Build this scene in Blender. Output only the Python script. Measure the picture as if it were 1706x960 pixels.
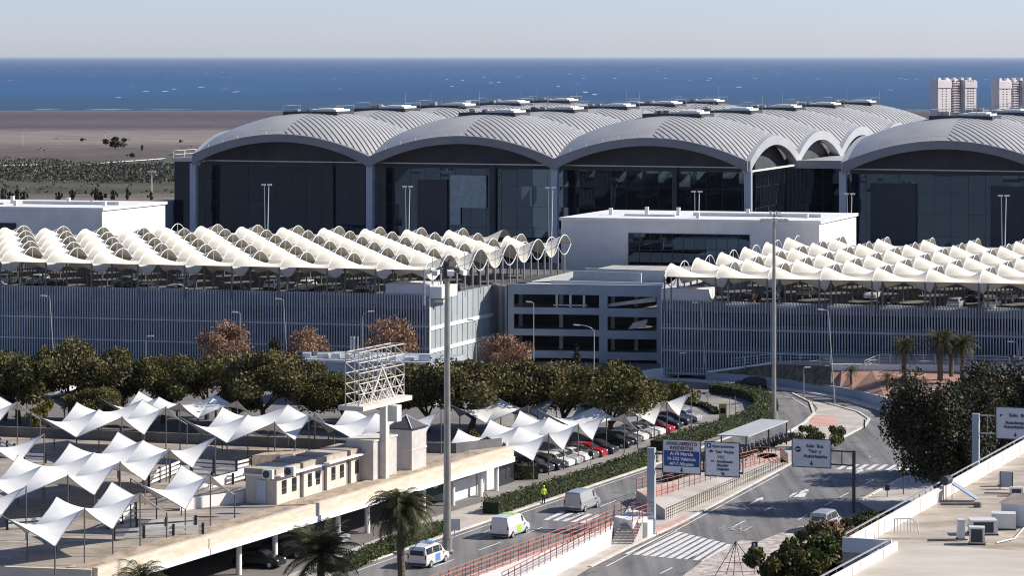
import bpy, math, random
from mathutils import Vector, Matrix
R = math.radians
rnd = random.Random(7)
for o in list(bpy.data.objects): bpy.data.objects.remove(o)
SC = bpy.context.scene
COL = SC.collection
# ---------------------------------------------------------------- camera, world, sun, exposure
F = 4850.0; H = 42.0; CX = 853.0; HY = 93.0
cd = bpy.data.cameras.new('camera'); cam = bpy.data.objects.new('camera', cd); COL.objects.link(cam)
cam.location = (0, 0, H); cam.rotation_euler = (R(90), 0, 0)
cd.sensor_width = 36.0; cd.lens = F / 1706.0 * 36.0
cd.shift_y = -(480 - HY) / 1706.0; cd.clip_start = 1.0; cd.clip_end = 400000.0
SC.camera = cam
SUN_EL, SUN_AZ = R(34), R(7)          # azimuth measured from +X towards +Y
sdir = Vector((math.cos(SUN_EL) * math.cos(SUN_AZ), math.cos(SUN_EL) * math.sin(SUN_AZ), math.sin(SUN_EL)))
W = bpy.data.worlds.new('World'); SC.world = W; W.use_nodes = True
nt = W.node_tree; bgn = nt.nodes['Background']
sky = nt.nodes.new('ShaderNodeTexSky'); sky.sky_type = 'NISHITA'; sky.sun_disc = False
sky.sun_elevation = SUN_EL; sky.sun_rotation = math.pi / 2 - SUN_AZ
sky.air_density = 1.0; sky.dust_density = 0.5; sky.ozone_density = 3.0; sky.altitude = 50
hs = nt.nodes.new('ShaderNodeHueSaturation'); hs.inputs['Saturation'].default_value = 0.8
nt.links.new(sky.outputs[0], hs.inputs['Color'])
tint = nt.nodes.new('ShaderNodeMixRGB'); tint.blend_type = 'MULTIPLY'; tint.inputs[0].default_value = 1.0
tint.inputs[2].default_value = (0.80, 0.912, 1.19, 1)
nt.links.new(hs.outputs[0], tint.inputs[1])
wtc = nt.nodes.new('ShaderNodeTexCoord'); wsp = nt.nodes.new('ShaderNodeSeparateXYZ'); nt.links.new(wtc.outputs['Generated'], wsp.inputs[0])
wrp = nt.nodes.new('ShaderNodeValToRGB'); we = wrp.color_ramp.elements      # bright hazy band low over the sea
we[0].position = 0.0; we[0].color = (1.06, 1.02, 1.07, 1); we[1].position = 0.16; we[1].color = (.62, .62, .62, 1)
k_ = we.new(0.03); k_.color = (.88, .87, .96, 1); nt.links.new(wsp.outputs['Z'], wrp.inputs[0])
band = nt.nodes.new('ShaderNodeMixRGB'); band.blend_type = 'MULTIPLY'; band.inputs[0].default_value = 1.0
nt.links.new(tint.outputs[0], band.inputs[1]); nt.links.new(wrp.outputs[0], band.inputs[2]); nt.links.new(band.outputs[0], bgn.inputs[0])
bgn.inputs[1].default_value = 0.112
sl = bpy.data.lights.new('sun', 'SUN'); sl.energy = 5.0; sl.angle = R(0.5); sl.color = (1.0, 0.935, 0.83)
so = bpy.data.objects.new('sun', sl); COL.objects.link(so)
so.rotation_euler = sdir.to_track_quat('Z', 'Y').to_euler(); so.location = sdir * 500
SC.view_settings.view_transform = 'Standard'; SC.view_settings.look = 'None'
SC.view_settings.exposure = 0.5; SC.view_settings.gamma = 1.0; SC.view_settings.use_curve_mapping = False
SC.render.engine = 'CYCLES'; SC.cycles.pixel_filter_type = 'BLACKMAN_HARRIS'; SC.cycles.filter_width = 1.05
SC.render.resolution_x = 1024; SC.render.resolution_y = 577
SC.cycles.volume_bounces = 0; SC.cycles.max_bounces = 6; SC.cycles.transparent_max_bounces = 8

# ---------------------------------------------------------------- measuring helpers
def P(px, py, z=0.0):
    Y = F * (H - z) / (py - HY); return Vector(((px - CX) * Y / F, Y, z))
def PY(px, py, Y):
    return Vector(((px - CX) * Y / F, Y, H - (py - HY) * Y / F))
def zat(py, Y): return H - (py - HY) * Y / F
def terr(Y):
    if Y < 760: return 0.0
    return -38.0 * min(1.0, (Y - 760) / 3500.0)
def T(px, py):
    z = 0.0
    for _ in range(30):
        Y = F * (H - z) / (py - HY); z = 0.5 * z + 0.5 * terr(Y)
    return Vector(((px - CX) * Y / F, Y, terr(Y)))
def uv(deg):   # direction deg clockwise from +Y
    return Vector((math.sin(R(deg)), math.cos(R(deg)), 0))
UP = Vector((0, 0, 1))

# ---------------------------------------------------------------- materials
def _n(t, typ, **k):
    n = t.nodes.new(typ)
    for a, b in k.items(): setattr(n, a, b)
    return n
def mat(name, col, rough=0.7, metal=0.0, var=0.12, scale=1.0, bump=0.0, bscale=None, spec=0.4, col2=None, stretch=(1, 1, 1),
        ior=None, detail=6, trans=0.0, thr=None):
    m = bpy.data.materials.new(name); m.use_nodes = True; t = m.node_tree; b = t.nodes['Principled BSDF']
    b.inputs['Roughness'].default_value = rough; b.inputs['Metallic'].default_value = metal
    b.inputs['Specular IOR Level'].default_value = spec
    if name == 'dark_glass': b.inputs['Specular Tint'].default_value = (.42, .66, 1.0, 1)
    if ior: b.inputs['IOR'].default_value = ior
    tc = _n(t, 'ShaderNodeTexCoord'); mp = _n(t, 'ShaderNodeMapping'); mp.inputs['Scale'].default_value = stretch
    t.links.new(tc.outputs['Object'], mp.inputs[0])
    if var > 0 or col2:
        nz = _n(t, 'ShaderNodeTexNoise'); nz.inputs['Scale'].default_value = scale; nz.inputs['Detail'].default_value = detail
        nz.inputs['Roughness'].default_value = 0.65
        t.links.new(mp.outputs[0], nz.inputs['Vector'])
        rp = _n(t, 'ShaderNodeValToRGB')
        c2 = col2 if col2 else tuple(c * (1 - 2 * var) for c in col)
        c1 = col if col2 else tuple(min(1, c * (1 + var)) for c in col)
        e = thr if thr else (0.35, 0.65)
        rp.color_ramp.elements[0].position = e[0]; rp.color_ramp.elements[1].position = e[1]
        rp.color_ramp.elements[0].color = (*c2, 1); rp.color_ramp.elements[1].color = (*c1, 1)
        t.links.new(nz.outputs['Fac'], rp.inputs[0]); t.links.new(rp.outputs[0], b.inputs['Base Color'])
    else: b.inputs['Base Color'].default_value = (*col, 1)
    if bump:
        n2 = _n(t, 'ShaderNodeTexNoise'); n2.inputs['Scale'].default_value = bscale or scale * 6; n2.inputs['Detail'].default_value = 4
        t.links.new(mp.outputs[0], n2.inputs['Vector'])
        bp = _n(t, 'ShaderNodeBump'); bp.inputs['Strength'].default_value = bump; bp.inputs['Distance'].default_value = 0.1
        t.links.new(n2.outputs['Fac'], bp.inputs['Height']); t.links.new(bp.outputs[0], b.inputs['Normal'])
    if trans > 0:
        tr = _n(t, 'ShaderNodeBsdfTranslucent'); tr.inputs[0].default_value = (*col, 1)
        mx = _n(t, 'ShaderNodeMixShader'); mx.inputs[0].default_value = trans
        out = t.nodes['Material Output']
        t.links.new(b.outputs[0], mx.inputs[1]); t.links.new(tr.outputs[0], mx.inputs[2]); t.links.new(mx.outputs[0], out.inputs[0])
    return m
def leafmat(name, dark, light, trans=0.15):
    m = bpy.data.materials.new(name); m.use_nodes = True; t = m.node_tree; b = t.nodes['Principled BSDF']
    b.inputs['Roughness'].default_value = 0.6; b.inputs['Specular IOR Level'].default_value = 0.25
    g = _n(t, 'ShaderNodeNewGeometry'); tc = _n(t, 'ShaderNodeTexCoord')
    nz = _n(t, 'ShaderNodeTexNoise'); nz.inputs['Scale'].default_value = 0.45; nz.inputs['Detail'].default_value = 3
    t.links.new(tc.outputs['Object'], nz.inputs['Vector'])
    a = _n(t, 'ShaderNodeMath', operation='MULTIPLY_ADD'); a.inputs[1].default_value = 0.55
    t.links.new(g.outputs['Random Per Island'], a.inputs[0])
    c = _n(t, 'ShaderNodeMath', operation='MULTIPLY_ADD'); c.inputs[1].default_value = 1.6; c.inputs[2].default_value = -0.6
    t.links.new(nz.outputs['Fac'], c.inputs[0]); t.links.new(c.outputs[0], a.inputs[2])
    rp = _n(t, 'ShaderNodeValToRGB'); rp.color_ramp.elements[0].color = (*dark, 1); rp.color_ramp.elements[1].color = (*light, 1)
    rp.color_ramp.elements[0].position = 0.05; rp.color_ramp.elements[1].position = 0.95
    t.links.new(a.outputs[0], rp.inputs[0]); t.links.new(rp.outputs[0], b.inputs['Base Color'])
    tr = _n(t, 'ShaderNodeBsdfTranslucent'); t.links.new(rp.outputs[0], tr.inputs[0])
    mx = _n(t, 'ShaderNodeMixShader'); mx.inputs[0].default_value = trans
    t.links.new(b.outputs[0], mx.inputs[1]); t.links.new(tr.outputs[0], mx.inputs[2])
    t.links.new(mx.outputs[0], t.nodes['Material Output'].inputs[0])
    return m
M = {}
M['white_paint'] = mat('white_paint', (.78, .77, .75), .5, var=.05, scale=.6)
M['render'] = mat('white_render', (.74, .72, .69), .8, var=.06, scale=.25, bump=.1)
M['lilac_render'] = mat('pale_render', (.62, .62, .64), .8, var=.05, scale=.2)
M['concrete'] = mat('concrete', (.42, .40, .38), .85, var=.12, scale=.35, bump=.2)
M['dark_concrete'] = mat('dark_concrete', (.16, .16, .165), .85, var=.15, scale=.5)
M['beam'] = mat('weathered_beam', (.64, .56, .46), .85, var=0, col2=(.50, .41, .32), scale=1.1, stretch=(.5, .5, 3), thr=(.3, .62))
M['deckfloor'] = mat('deck_floor', (.37, .32, .275), .9, var=0, col2=(.21, .18, .155), scale=.26, bump=.15, bscale=3)
M['asphalt'] = mat('asphalt', (.21, .205, .205), .85, var=0, col2=(.14, .137, .138), scale=.12, bump=.2, bscale=8, stretch=(1, .35, 1))
def streaks(m):       # tyre polish along the road and darker stains
    t = m.node_tree; b = t.nodes['Principled BSDF']; src = b.inputs['Base Color'].links[0].from_socket
    tc = _n(t, 'ShaderNodeTexCoord'); mp = _n(t, 'ShaderNodeMapping'); mp.inputs['Rotation'].default_value = (0, 0, R(23.5)); mp.inputs['Scale'].default_value = (.95, .035, 1)
    t.links.new(tc.outputs['Object'], mp.inputs[0]); nz = _n(t, 'ShaderNodeTexNoise'); nz.inputs['Scale'].default_value = 1; nz.inputs['Detail'].default_value = 5; t.links.new(mp.outputs[0], nz.inputs['Vector'])
    rp = _n(t, 'ShaderNodeValToRGB'); rp.color_ramp.elements[0].position = .32; rp.color_ramp.elements[0].color = (.62, .62, .64, 1); rp.color_ramp.elements[1].position = .62; rp.color_ramp.elements[1].color = (1.12, 1.12, 1.1, 1)
    t.links.new(nz.outputs['Fac'], rp.inputs[0])
    n2 = _n(t, 'ShaderNodeTexNoise'); n2.inputs['Scale'].default_value = .55; n2.inputs['Detail'].default_value = 3; t.links.new(tc.outputs['Object'], n2.inputs['Vector'])
    r2 = _n(t, 'ShaderNodeValToRGB'); r2.color_ramp.elements[0].position = .28; r2.color_ramp.elements[0].color = (.6, .6, .6, 1); r2.color_ramp.elements[1].position = .40
    t.links.new(n2.outputs['Fac'], r2.inputs[0])
    a = _n(t, 'ShaderNodeMixRGB', blend_type='MULTIPLY'); a.inputs[0].default_value = 1; c = _n(t, 'ShaderNodeMixRGB', blend_type='MULTIPLY'); c.inputs[0].default_value = 1
    t.links.new(src, a.inputs[1]); t.links.new(rp.outputs[0], a.inputs[2]); t.links.new(a.outputs[0], c.inputs[1]); t.links.new(r2.outputs[0], c.inputs[2]); t.links.new(c.outputs[0], b.inputs['Base Color'])
streaks(M['asphalt'])
M['asphalt2'] = mat('old_asphalt', (.20, .185, .175), .88, var=0, col2=(.13, .12, .118), scale=.15, bump=.2, bscale=8)
M['paving'] = mat('paving', (.46, .42, .38), .85, var=.12, scale=.3, bump=.15)
M['pink'] = mat('pink_paving', (.55, .33, .28), .85, var=.12, scale=.5)
M['paint'] = mat('road_paint', (.66, .66, .66), .6, var=0, col2=(.34, .33, .33), scale=3.5, thr=(.34, .46))
M['wornpaint'] = mat('worn_paint', (.42, .42, .42), .7, var=0, col2=(.19, .185, .185), scale=2.2, thr=(.42, .6))
M['kerb'] = mat('kerb', (.60, .56, .50), .85, var=.12, scale=.8)
M['soil'] = mat('red_soil', (.36, .21, .16), .95, var=.12, scale=.5, bump=.3)
M['fin'] = mat('fin_metal', (.45, .48, .53), .45, .15, var=0, col2=(.33, .36, .41), scale=.22, stretch=(1, 1, 1.6))
M['void'] = mat('shade_black', (.06, .065, .075), .9, var=.1, scale=.2)  # near-black colour stands in for shade inside garages and under arches
M['bluegrey'] = mat('bluegrey_concrete', (.33, .375, .43), .8, var=.09, scale=.2)
M['panel'] = mat('translucent_panel', (.34, .38, .40), .5, .1, var=.12, scale=.12)
M['steel'] = mat('galvanised_steel', (.42, .42, .43), .45, .6, var=.12, scale=2)
M['mast'] = mat('mast_steel', (.36, .34, .31), .4, .5, var=.1, scale=1)
M['darksteel'] = mat('dark_steel', (.055, .055, .06), .5, .4, var=.1, scale=2)
M['frame'] = mat('white_frame', (.70, .70, .68), .45, 0, var=.05)
M['redrail'] = mat('red_railing', (.40, .165, .125), .55, 0, var=.12, scale=2)
M['membrane'] = mat('cream_membrane', (.70, .65, .55), .65, 0, var=.04, scale=.5)
M['tentfabric'] = mat('white_membrane', (.74, .74, .72), .7, 0, var=0, col2=(.62, .61, .585), scale=.5, thr=(.25, .6))
M['arch'] = mat('arch_shaded_cladding', (.20, .205, .225), .5, .2, var=.07, scale=.15)  # front fascia cladding darkened, shade painted into the colour
M['arch_lit'] = mat('arch_lit_cladding', (.42, .43, .45), .5, .2, var=.05, scale=.15)  # same cladding made paler, sunlight painted into the colour
M['glassdark'] = mat('dark_glass', (.002, .004, .008), .02, 0, var=0, ior=1.8, spec=.5)
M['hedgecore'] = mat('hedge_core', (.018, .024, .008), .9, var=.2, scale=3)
M['window'] = mat('window_glass', (.02, .025, .03), .05, 0, var=0, spec=.6)
M['rubber'] = mat('rubber', (.02, .02, .02), .8, var=0)
M['lampglass'] = mat('lamp_glass', (.75, .78, .8), .2, var=0)
M['redlamp'] = mat('tail_lamp', (.35, .01, .01), .3, var=0)
M['bark'] = mat('bark', (.11, .085, .06), .9, var=.3, scale=3, bump=.5)
M['palmbark'] = mat('palm_bark', (.16, .125, .09), .95, var=.35, scale=3, bump=.6, stretch=(1, 1, 4))
M['leaf'] = leafmat('tree_leaves', (.014, .019, .007), (.20, .178, .058))
M['leaf_olive'] = leafmat('olive_leaves', (.03, .032, .008), (.16, .14, .035))
M['leaf_dark'] = leafmat('dark_leaves', (.006, .009, .004), (.068, .066, .027), .05)
M['leafscrub'] = leafmat('scrub_leaves', (.035, .040, .028), (.085, .088, .060), .05)
M['leaf_hedge'] = leafmat('hedge_leaves', (.035, .048, .012), (.10, .12, .032))
M['leaf_brown'] = leafmat('brown_leaves', (.16, .09, .055), (.46, .28, .18))
M['leaf_warm'] = leafmat('warm_green_leaves', (.02, .022, .008), (.25, .205, .075))
M['leaf_palm'] = leafmat('palm_leaves', (.02, .025, .01), (.13, .125, .055))
M['leaf_yellow'] = leafmat('yellow_leaves', (.07, .06, .01), (.26, .22, .04))
M['roofbeige'] = mat('roof_screed', (.47, .415, .355), .9, var=0, col2=(.27, .215, .165), scale=.20, bump=.1, stretch=(1, 2.2, 1), thr=(.36, .62), detail=10)
M['ac'] = mat('ac_casing', (.62, .62, .60), .5, var=.06)
M['grille'] = mat('dark_grille', (.05, .05, .055), .6, var=.2, scale=4)
M['signface'] = mat('sign_face', (.62, .64, .68), .5, var=.04)
M['signblue'] = mat('sign_blue', (.012, .06, .24), .5, var=.0)
M['ink'] = mat('sign_ink', (.015, .02, .05), .6, var=0)
M['inkred'] = mat('sign_ink_red', (.12, .03, .06), .6, var=0)
M['hivis'] = mat('hi_vis', (.55, .75, .05), .7, var=0)
M['skin'] = mat('skin', (.45, .27, .19), .6, var=0)
M['cloth'] = mat('dark_cloth', (.03, .035, .05), .9, var=0)
M['hair'] = mat('hair', (.02, .015, .01), .8, var=0)

# ---------------------------------------------------------------- mesh builder
class MB:
    def __init__(s): s.v = []; s.f = []; s.m = []
    def face(s, pts, mi=0):
        b = len(s.v); s.v += [Vector(p) for p in pts]; s.f.append(tuple(range(b, b + len(pts)))); s.m.append(mi)
    def hexa(s, c, mi=0):      # 8 corners: bottom 4 ccw, top 4 ccw
        b = len(s.v); s.v += [Vector(p) for p in c]
        for q in ((3, 2, 1, 0), (4, 5, 6, 7), (0, 1, 5, 4), (1, 2, 6, 5), (2, 3, 7, 6), (3, 0, 4, 7)):
            s.f.append(tuple(b + i for i in q)); s.m.append(mi)
    def box(s, x0, x1, y0, y1, z0, z1, mi=0):
        s.hexa([(x0, y0, z0), (x1, y0, z0), (x1, y1, z0), (x0, y1, z0), (x0, y0, z1), (x1, y0, z1), (x1, y1, z1), (x0, y1, z1)], mi)
    def obox(s, c, ux, uy, uz, mi=0):   # c = corner, edge vectors
        c = Vector(c); ux = Vector(ux); uy = Vector(uy); uz = Vector(uz)
        s.hexa([c, c + ux, c + ux + uy, c + uy, c + uz, c + ux + uz, c + ux + uy + uz, c + uy + uz], mi)
    def bar(s, a, b, w, h=None, mi=0):  # beam a->b with rectangular section
        a = Vector(a); b = Vector(b); h = h or w; d = (b - a)
        if d.length < 1e-6: return
        d.normalize(); sd = d.cross(UP)
        if sd.length < 1e-3: sd = Vector((1, 0, 0))
        sd.normalize(); up = sd.cross(d).normalized()
        s.obox(a - sd * w / 2 - up * h / 2, sd * w, b - a, up * h, mi)
    def tube(s, a, b, r0, r1=None, n=8, mi=0, cap=True):
        a = Vector(a); b = Vector(b); r1 = r0 if r1 is None else r1; d = (b - a).normalized()
        x = d.orthogonal().normalized(); y = d.cross(x); k = len(s.v)
        for (p, r) in ((a, r0), (b, r1)):
            for i in range(n):
                t = 2 * math.pi * i / n; s.v.append(p + x * math.cos(t) * r + y * math.sin(t) * r)
        for i in range(n):
            j = (i + 1) % n; s.f.append((k + i, k + j, k + n + j, k + n + i)); s.m.append(mi)
        if cap:
            s.f.append(tuple(k + i for i in reversed(range(n)))); s.m.append(mi)
            s.f.append(tuple(k + n + i for i in range(n))); s.m.append(mi)
    def path(s, pts, r, n=6, mi=0):
        for i in range(len(pts) - 1): s.tube(pts[i], pts[i + 1], r, r, n, mi)
    def prism(s, poly, z0, z1, mi=0):
        n = len(poly); k = len(s.v)
        a = sum(poly[i][0] * poly[(i + 1) % n][1] - poly[(i + 1) % n][0] * poly[i][1] for i in range(n))
        if a < 0: poly = list(reversed(poly))
        for z in (z0, z1): s.v += [Vector((p[0], p[1], z)) for p in poly]
        s.f.append(tuple(k + i for i in reversed(range(n)))); s.m.append(mi)
        s.f.append(tuple(k + n + i for i in range(n))); s.m.append(mi)
        for i in range(n):
            j = (i + 1) % n; s.f.append((k + i, k + j, k + n + j, k + n + i)); s.m.append(mi)
    def grid(s, fn, nu, nv, mi=0):
        k = len(s.v)
        for j in range(nv + 1):
            for i in range(nu + 1): s.v.append(Vector(fn(i / nu, j / nv)))
        for j in range(nv):
            for i in range(nu):
                a = k + j * (nu + 1) + i; s.f.append((a, a + 1, a + nu + 2, a + nu + 1)); s.m.append(mi)
    def ball(s, c, rx, ry=None, rz=None, n=10, mi=0):
        ry = ry or rx; rz = rz or rx; c = Vector(c)
        s.grid(lambda u, v: (c.x + rx * math.cos(2 * math.pi * u) * math.sin(math.pi * v), c.y + ry * math.sin(2 * math.pi * u) * math.sin(math.pi * v), c.z - rz * math.cos(math.pi * v)), n, max(4, n // 2 + 1), mi)
    def mesh(s, name, mats, off=None, smooth=False):
        me = bpy.data.meshes.new(name); off = off or Vector((0, 0, 0))
        me.from_pydata([tuple(v - off) for v in s.v], [], s.f)
        for m in (mats if isinstance(mats, (list, tuple)) else [mats]): me.materials.append(m)
        for p, mi in zip(me.polygons, s.m): p.material_index = mi; p.use_smooth = smooth
        me.update(); return me
    def build(s, name, mats, parent=None, world=True, smooth=False, loc=None):
        off = None
        if parent is not None and world: off = WL(parent)
        if parent is None and loc is not None: off = Vector(loc)
        me = s.mesh(name, mats, off, smooth)
        o = bpy.data.objects.new(name, me); COL.objects.link(o)
        if parent is not None: o.parent = parent
        elif loc is not None: o.location = loc
        return o
def WL(o):
    v = Vector((0, 0, 0))
    while o is not None: v = v + o.location; o = o.parent
    return v
def tag(o, label=None, cat=None, group=None, kind=None):
    if label: o['label'] = label
    if cat: o['category'] = cat
    if group: o['group'] = group
    if kind: o['kind'] = kind
    return o
def thing(name, loc, label, cat, group=None, rz=0.0):
    o = bpy.data.objects.new(name, None); COL.objects.link(o); o.location = loc; o.rotation_euler = (0, 0, rz)
    o.empty_display_size = 0.5
    return tag(o, label, cat, group)
def copy_tree(o, parent=None):
    c = o.copy(); COL.objects.link(c); c.parent = parent
    for ch in list(o.children): copy_tree(ch, c)
    return c
KID = {}
class Proto:       # first use moves the prototype, later uses copy it
    def __init__(s, root): s.root = root; s.used = False
    def put(s, loc, rz=0.0, label=None, group=None, scale=1.0):
        o = s.root if not s.used else copy_tree(s.root)
        s.used = True; o.location = loc; o.rotation_euler = (0, 0, rz); o.scale = (scale,) * 3 if not isinstance(scale, tuple) else scale
        if label: o['label'] = label
        if group: o['group'] = group
        return o
def structure(o): o['kind'] = 'structure'; return o
# ================================================================ SETTING: terrain, sea, roads
def fieldmat():
    m = bpy.data.materials.new('plain'); m.use_nodes = True; t = m.node_tree; b = t.nodes['Principled BSDF']
    b.inputs['Roughness'].default_value = .95; b.inputs['Specular IOR Level'].default_value = .1
    tc = _n(t, 'ShaderNodeTexCoord'); sp = _n(t, 'ShaderNodeSeparateXYZ'); t.links.new(tc.outputs['Object'], sp.inputs[0])
    mp = _n(t, 'ShaderNodeMapping'); mp.inputs['Scale'].default_value = (.0035, .011, 1); t.links.new(tc.outputs['Object'], mp.inputs[0])
    nz = _n(t, 'ShaderNodeTexNoise'); nz.inputs['Scale'].default_value = 1; nz.inputs['Detail'].default_value = 8; nz.inputs['Roughness'].default_value = .7
    t.links.new(mp.outputs[0], nz.inputs['Vector'])
    wob = _n(t, 'ShaderNodeMath', operation='MULTIPLY_ADD'); wob.inputs[1].default_value = 420
    t.links.new(nz.outputs['Fac'], wob.inputs[0]); t.links.new(sp.outputs['Y'], wob.inputs[2])
    mr = _n(t, 'ShaderNodeMapRange'); mr.inputs['From Min'].default_value = 600 + 210; mr.inputs['From Max'].default_value = 4300 + 210
    t.links.new(wob.outputs[0], mr.inputs[0])
    rp = _n(t, 'ShaderNodeValToRGB'); cr = rp.color_ramp
    stops = [(0, (.25, .20, .17)), (.06, (.24, .195, .175)), (.10, (.085, .085, .062)), (.17, (.10, .095, .075)), (.27, (.14, .115, .115)), (.33, (.25, .215, .20)), (.44, (.225, .195, .19)),
             (.50, (.100, .084, .100)), (.60, (.125, .106, .125)), (.75, (.092, .078, .100)), (.9, (.118, .098, .120)), (1, (.18, .15, .15))]
    cr.elements[0].position = 0; cr.elements[0].color = (*stops[0][1], 1); cr.elements[1].position = 1; cr.elements[1].color = (*stops[-1][1], 1)
    for p, c in stops[1:-1]:
        e = cr.elements.new(p); e.color = (*c, 1)
    t.links.new(mr.outputs[0], rp.inputs[0])
    m2 = _n(t, 'ShaderNodeMapping'); m2.inputs['Scale'].default_value = (.03, .05, 1); t.links.new(tc.outputs['Object'], m2.inputs[0])
    n2 = _n(t, 'ShaderNodeTexNoise'); n2.inputs['Scale'].default_value = 1; n2.inputs['Detail'].default_value = 8; n2.inputs['Roughness'].default_value = .75
    t.links.new(m2.outputs[0], n2.inputs['Vector'])
    r2 = _n(t, 'ShaderNodeValToRGB'); r2.color_ramp.elements[0].position = .3; r2.color_ramp.elements[0].color = (.45, .45, .47, 1)
    r2.color_ramp.elements[1].position = .7; r2.color_ramp.elements[1].color = (1.25, 1.25, 1.2, 1)
    t.links.new(n2.outputs['Fac'], r2.inputs[0])
    mx = _n(t, 'ShaderNodeMixRGB', blend_type='MULTIPLY'); mx.inputs[0].default_value = 1
    t.links.new(rp.outputs[0], mx.inputs[1]); t.links.new(r2.outputs[0], mx.inputs[2]); t.links.new(mx.outputs[0], b.inputs['Base Color'])
    return m
g = MB()
ys = [-2500, 300, 600, 760, 900, 1200, 1600, 2100, 2700, 3400, 4000, 4262, 4300]
g.grid(lambda u, v: (-3500 + 7000 * u, ys[round(v * (len(ys) - 1))], terr(ys[round(v * (len(ys) - 1))]) - (6 if ys[round(v * (len(ys) - 1))] > 4270 else 0)), 8, len(ys) - 1)
structure(g.build('ground', fieldmat()))
# airport apron ground: one lighter sheet over the near ground
def sheet(name, polys, z, m, kind='structure'):
    b = MB()
    for pl in polys:
        pts = [P(x, y, 0) for x, y in pl] if not isinstance(pl[0], Vector) else pl
        pts = [Vector((p.x, p.y, z)) for p in pts]
        a = sum(pts[i].x * pts[(i + 1) % len(pts)].y - pts[(i + 1) % len(pts)].x * pts[i].y for i in range(len(pts)))
        if a < 0: pts.reverse()
        b.face(pts)
    o = b.build(name, m)
    if kind: o['kind'] = kind
    return o
structure(sheet('airport_ground', [[Vector((-260, 120, 0)), Vector((260, 120, 0)), Vector((260, 745, 0)), Vector((-260, 745, 0))]], .02, M['asphalt2']))
def seamat():
    m = bpy.data.materials.new('sea'); m.use_nodes = True; t = m.node_tree; b = t.nodes['Principled BSDF']
    b.inputs['Roughness'].default_value = .45; b.inputs['Specular IOR Level'].default_value = .10
    tc = _n(t, 'ShaderNodeTexCoord'); mp = _n(t, 'ShaderNodeMapping'); mp.inputs['Scale'].default_value = (.0011, .00055, 1)
    t.links.new(tc.outputs['Object'], mp.inputs[0])
    nz = _n(t, 'ShaderNodeTexNoise'); nz.inputs['Scale'].default_value = 1; nz.inputs['Detail'].default_value = 9; nz.inputs['Roughness'].default_value = .7
    t.links.new(mp.outputs[0], nz.inputs['Vector'])
    sp = _n(t, 'ShaderNodeSeparateXYZ'); t.links.new(tc.outputs['Object'], sp.inputs[0])
    rp = _n(t, 'ShaderNodeValToRGB'); rp.color_ramp.elements[0].position = .3; rp.color_ramp.elements[0].color = (.004, .044, .135, 1)
    rp.color_ramp.elements[1].position = .7; rp.color_ramp.elements[1].color = (.010, .078, .20, 1)
    t.links.new(nz.outputs['Fac'], rp.inputs[0])
    # shallow water by the beach
    mr = _n(t, 'ShaderNodeMapRange'); mr.inputs['From Min'].default_value = 4262; mr.inputs['From Max'].default_value = 6500
    t.links.new(sp.outputs['Y'], mr.inputs[0])
    m0 = _n(t, 'ShaderNodeMixRGB'); m0.inputs[1].default_value = (.018, .055, .10, 1)
    t.links.new(mr.outputs[0], m0.inputs[0]); t.links.new(rp.outputs[0], m0.inputs[2])
    # whitecaps
    m3 = _n(t, 'ShaderNodeMapping'); m3.inputs['Scale'].default_value = (.020, .0020, 1); t.links.new(tc.outputs['Object'], m3.inputs[0])
    n3 = _n(t, 'ShaderNodeTexVoronoi'); n3.inputs['Scale'].default_value = 1; t.links.new(m3.outputs[0], n3.inputs['Vector'])
    n4 = _n(t, 'ShaderNodeTexNoise'); n4.inputs['Scale'].default_value = .35; n4.inputs['Detail'].default_value = 2; t.links.new(m3.outputs[0], n4.inputs['Vector'])
    lt = _n(t, 'ShaderNodeMath', operation='LESS_THAN'); lt.inputs[1].default_value = .13; t.links.new(n3.outputs['Distance'], lt.inputs[0])
    gt = _n(t, 'ShaderNodeMath', operation='GREATER_THAN'); gt.inputs[1].default_value = .55; t.links.new(n4.outputs['Fac'], gt.inputs[0])
    ml = _n(t, 'ShaderNodeMath', operation='MULTIPLY'); t.links.new(lt.outputs[0], ml.inputs[0]); t.links.new(gt.outputs[0], ml.inputs[1])
    m5 = _n(t, 'ShaderNodeMixRGB'); m5.inputs[2].default_value = (.55, .60, .66, 1)
    t.links.new(ml.outputs[0], m5.inputs[0]); t.links.new(m0.outputs[0], m5.inputs[1]); t.links.new(m5.outputs[0], b.inputs['Base Color'])
    return m
g = MB(); g.face([(-200000, 4240, -38.5), (200000, 4240, -38.5), (200000, 330000, -38.5), (-200000, 330000, -38.5)])
structure(g.build('sea', seamat()))
g = MB(); r2 = random.Random(3); x = -1300
while x < 1300:       # broken surf along the beach
    L = r2.uniform(15, 110)
    if r2.random() < .72 or x < -500:
        for k in range(r2.choice((1, 2))):
            y0 = 4262 + r2.uniform(0, 40) + k * 80; hh = r2.uniform(10, 34)
            n = 8; pts = [(x + L * i / n, y0 - hh * .5 * math.sin(math.pi * i / n) * r2.uniform(.4, 1), -38.3) for i in range(n + 1)] + [(x + L * i / n, y0 + hh * .5 * math.sin(math.pi * i / n) * r2.uniform(.4, 1), -38.3) for i in range(n, -1, -1)]
            g.face(pts)
    x += L * r2.uniform(.9, 1.6)
tag(g.build('surf', mat('foam', (.8, .8, .8), .8, var=0)), 'broken white surf line along the distant beach', 'surf', kind='stuff')

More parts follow.
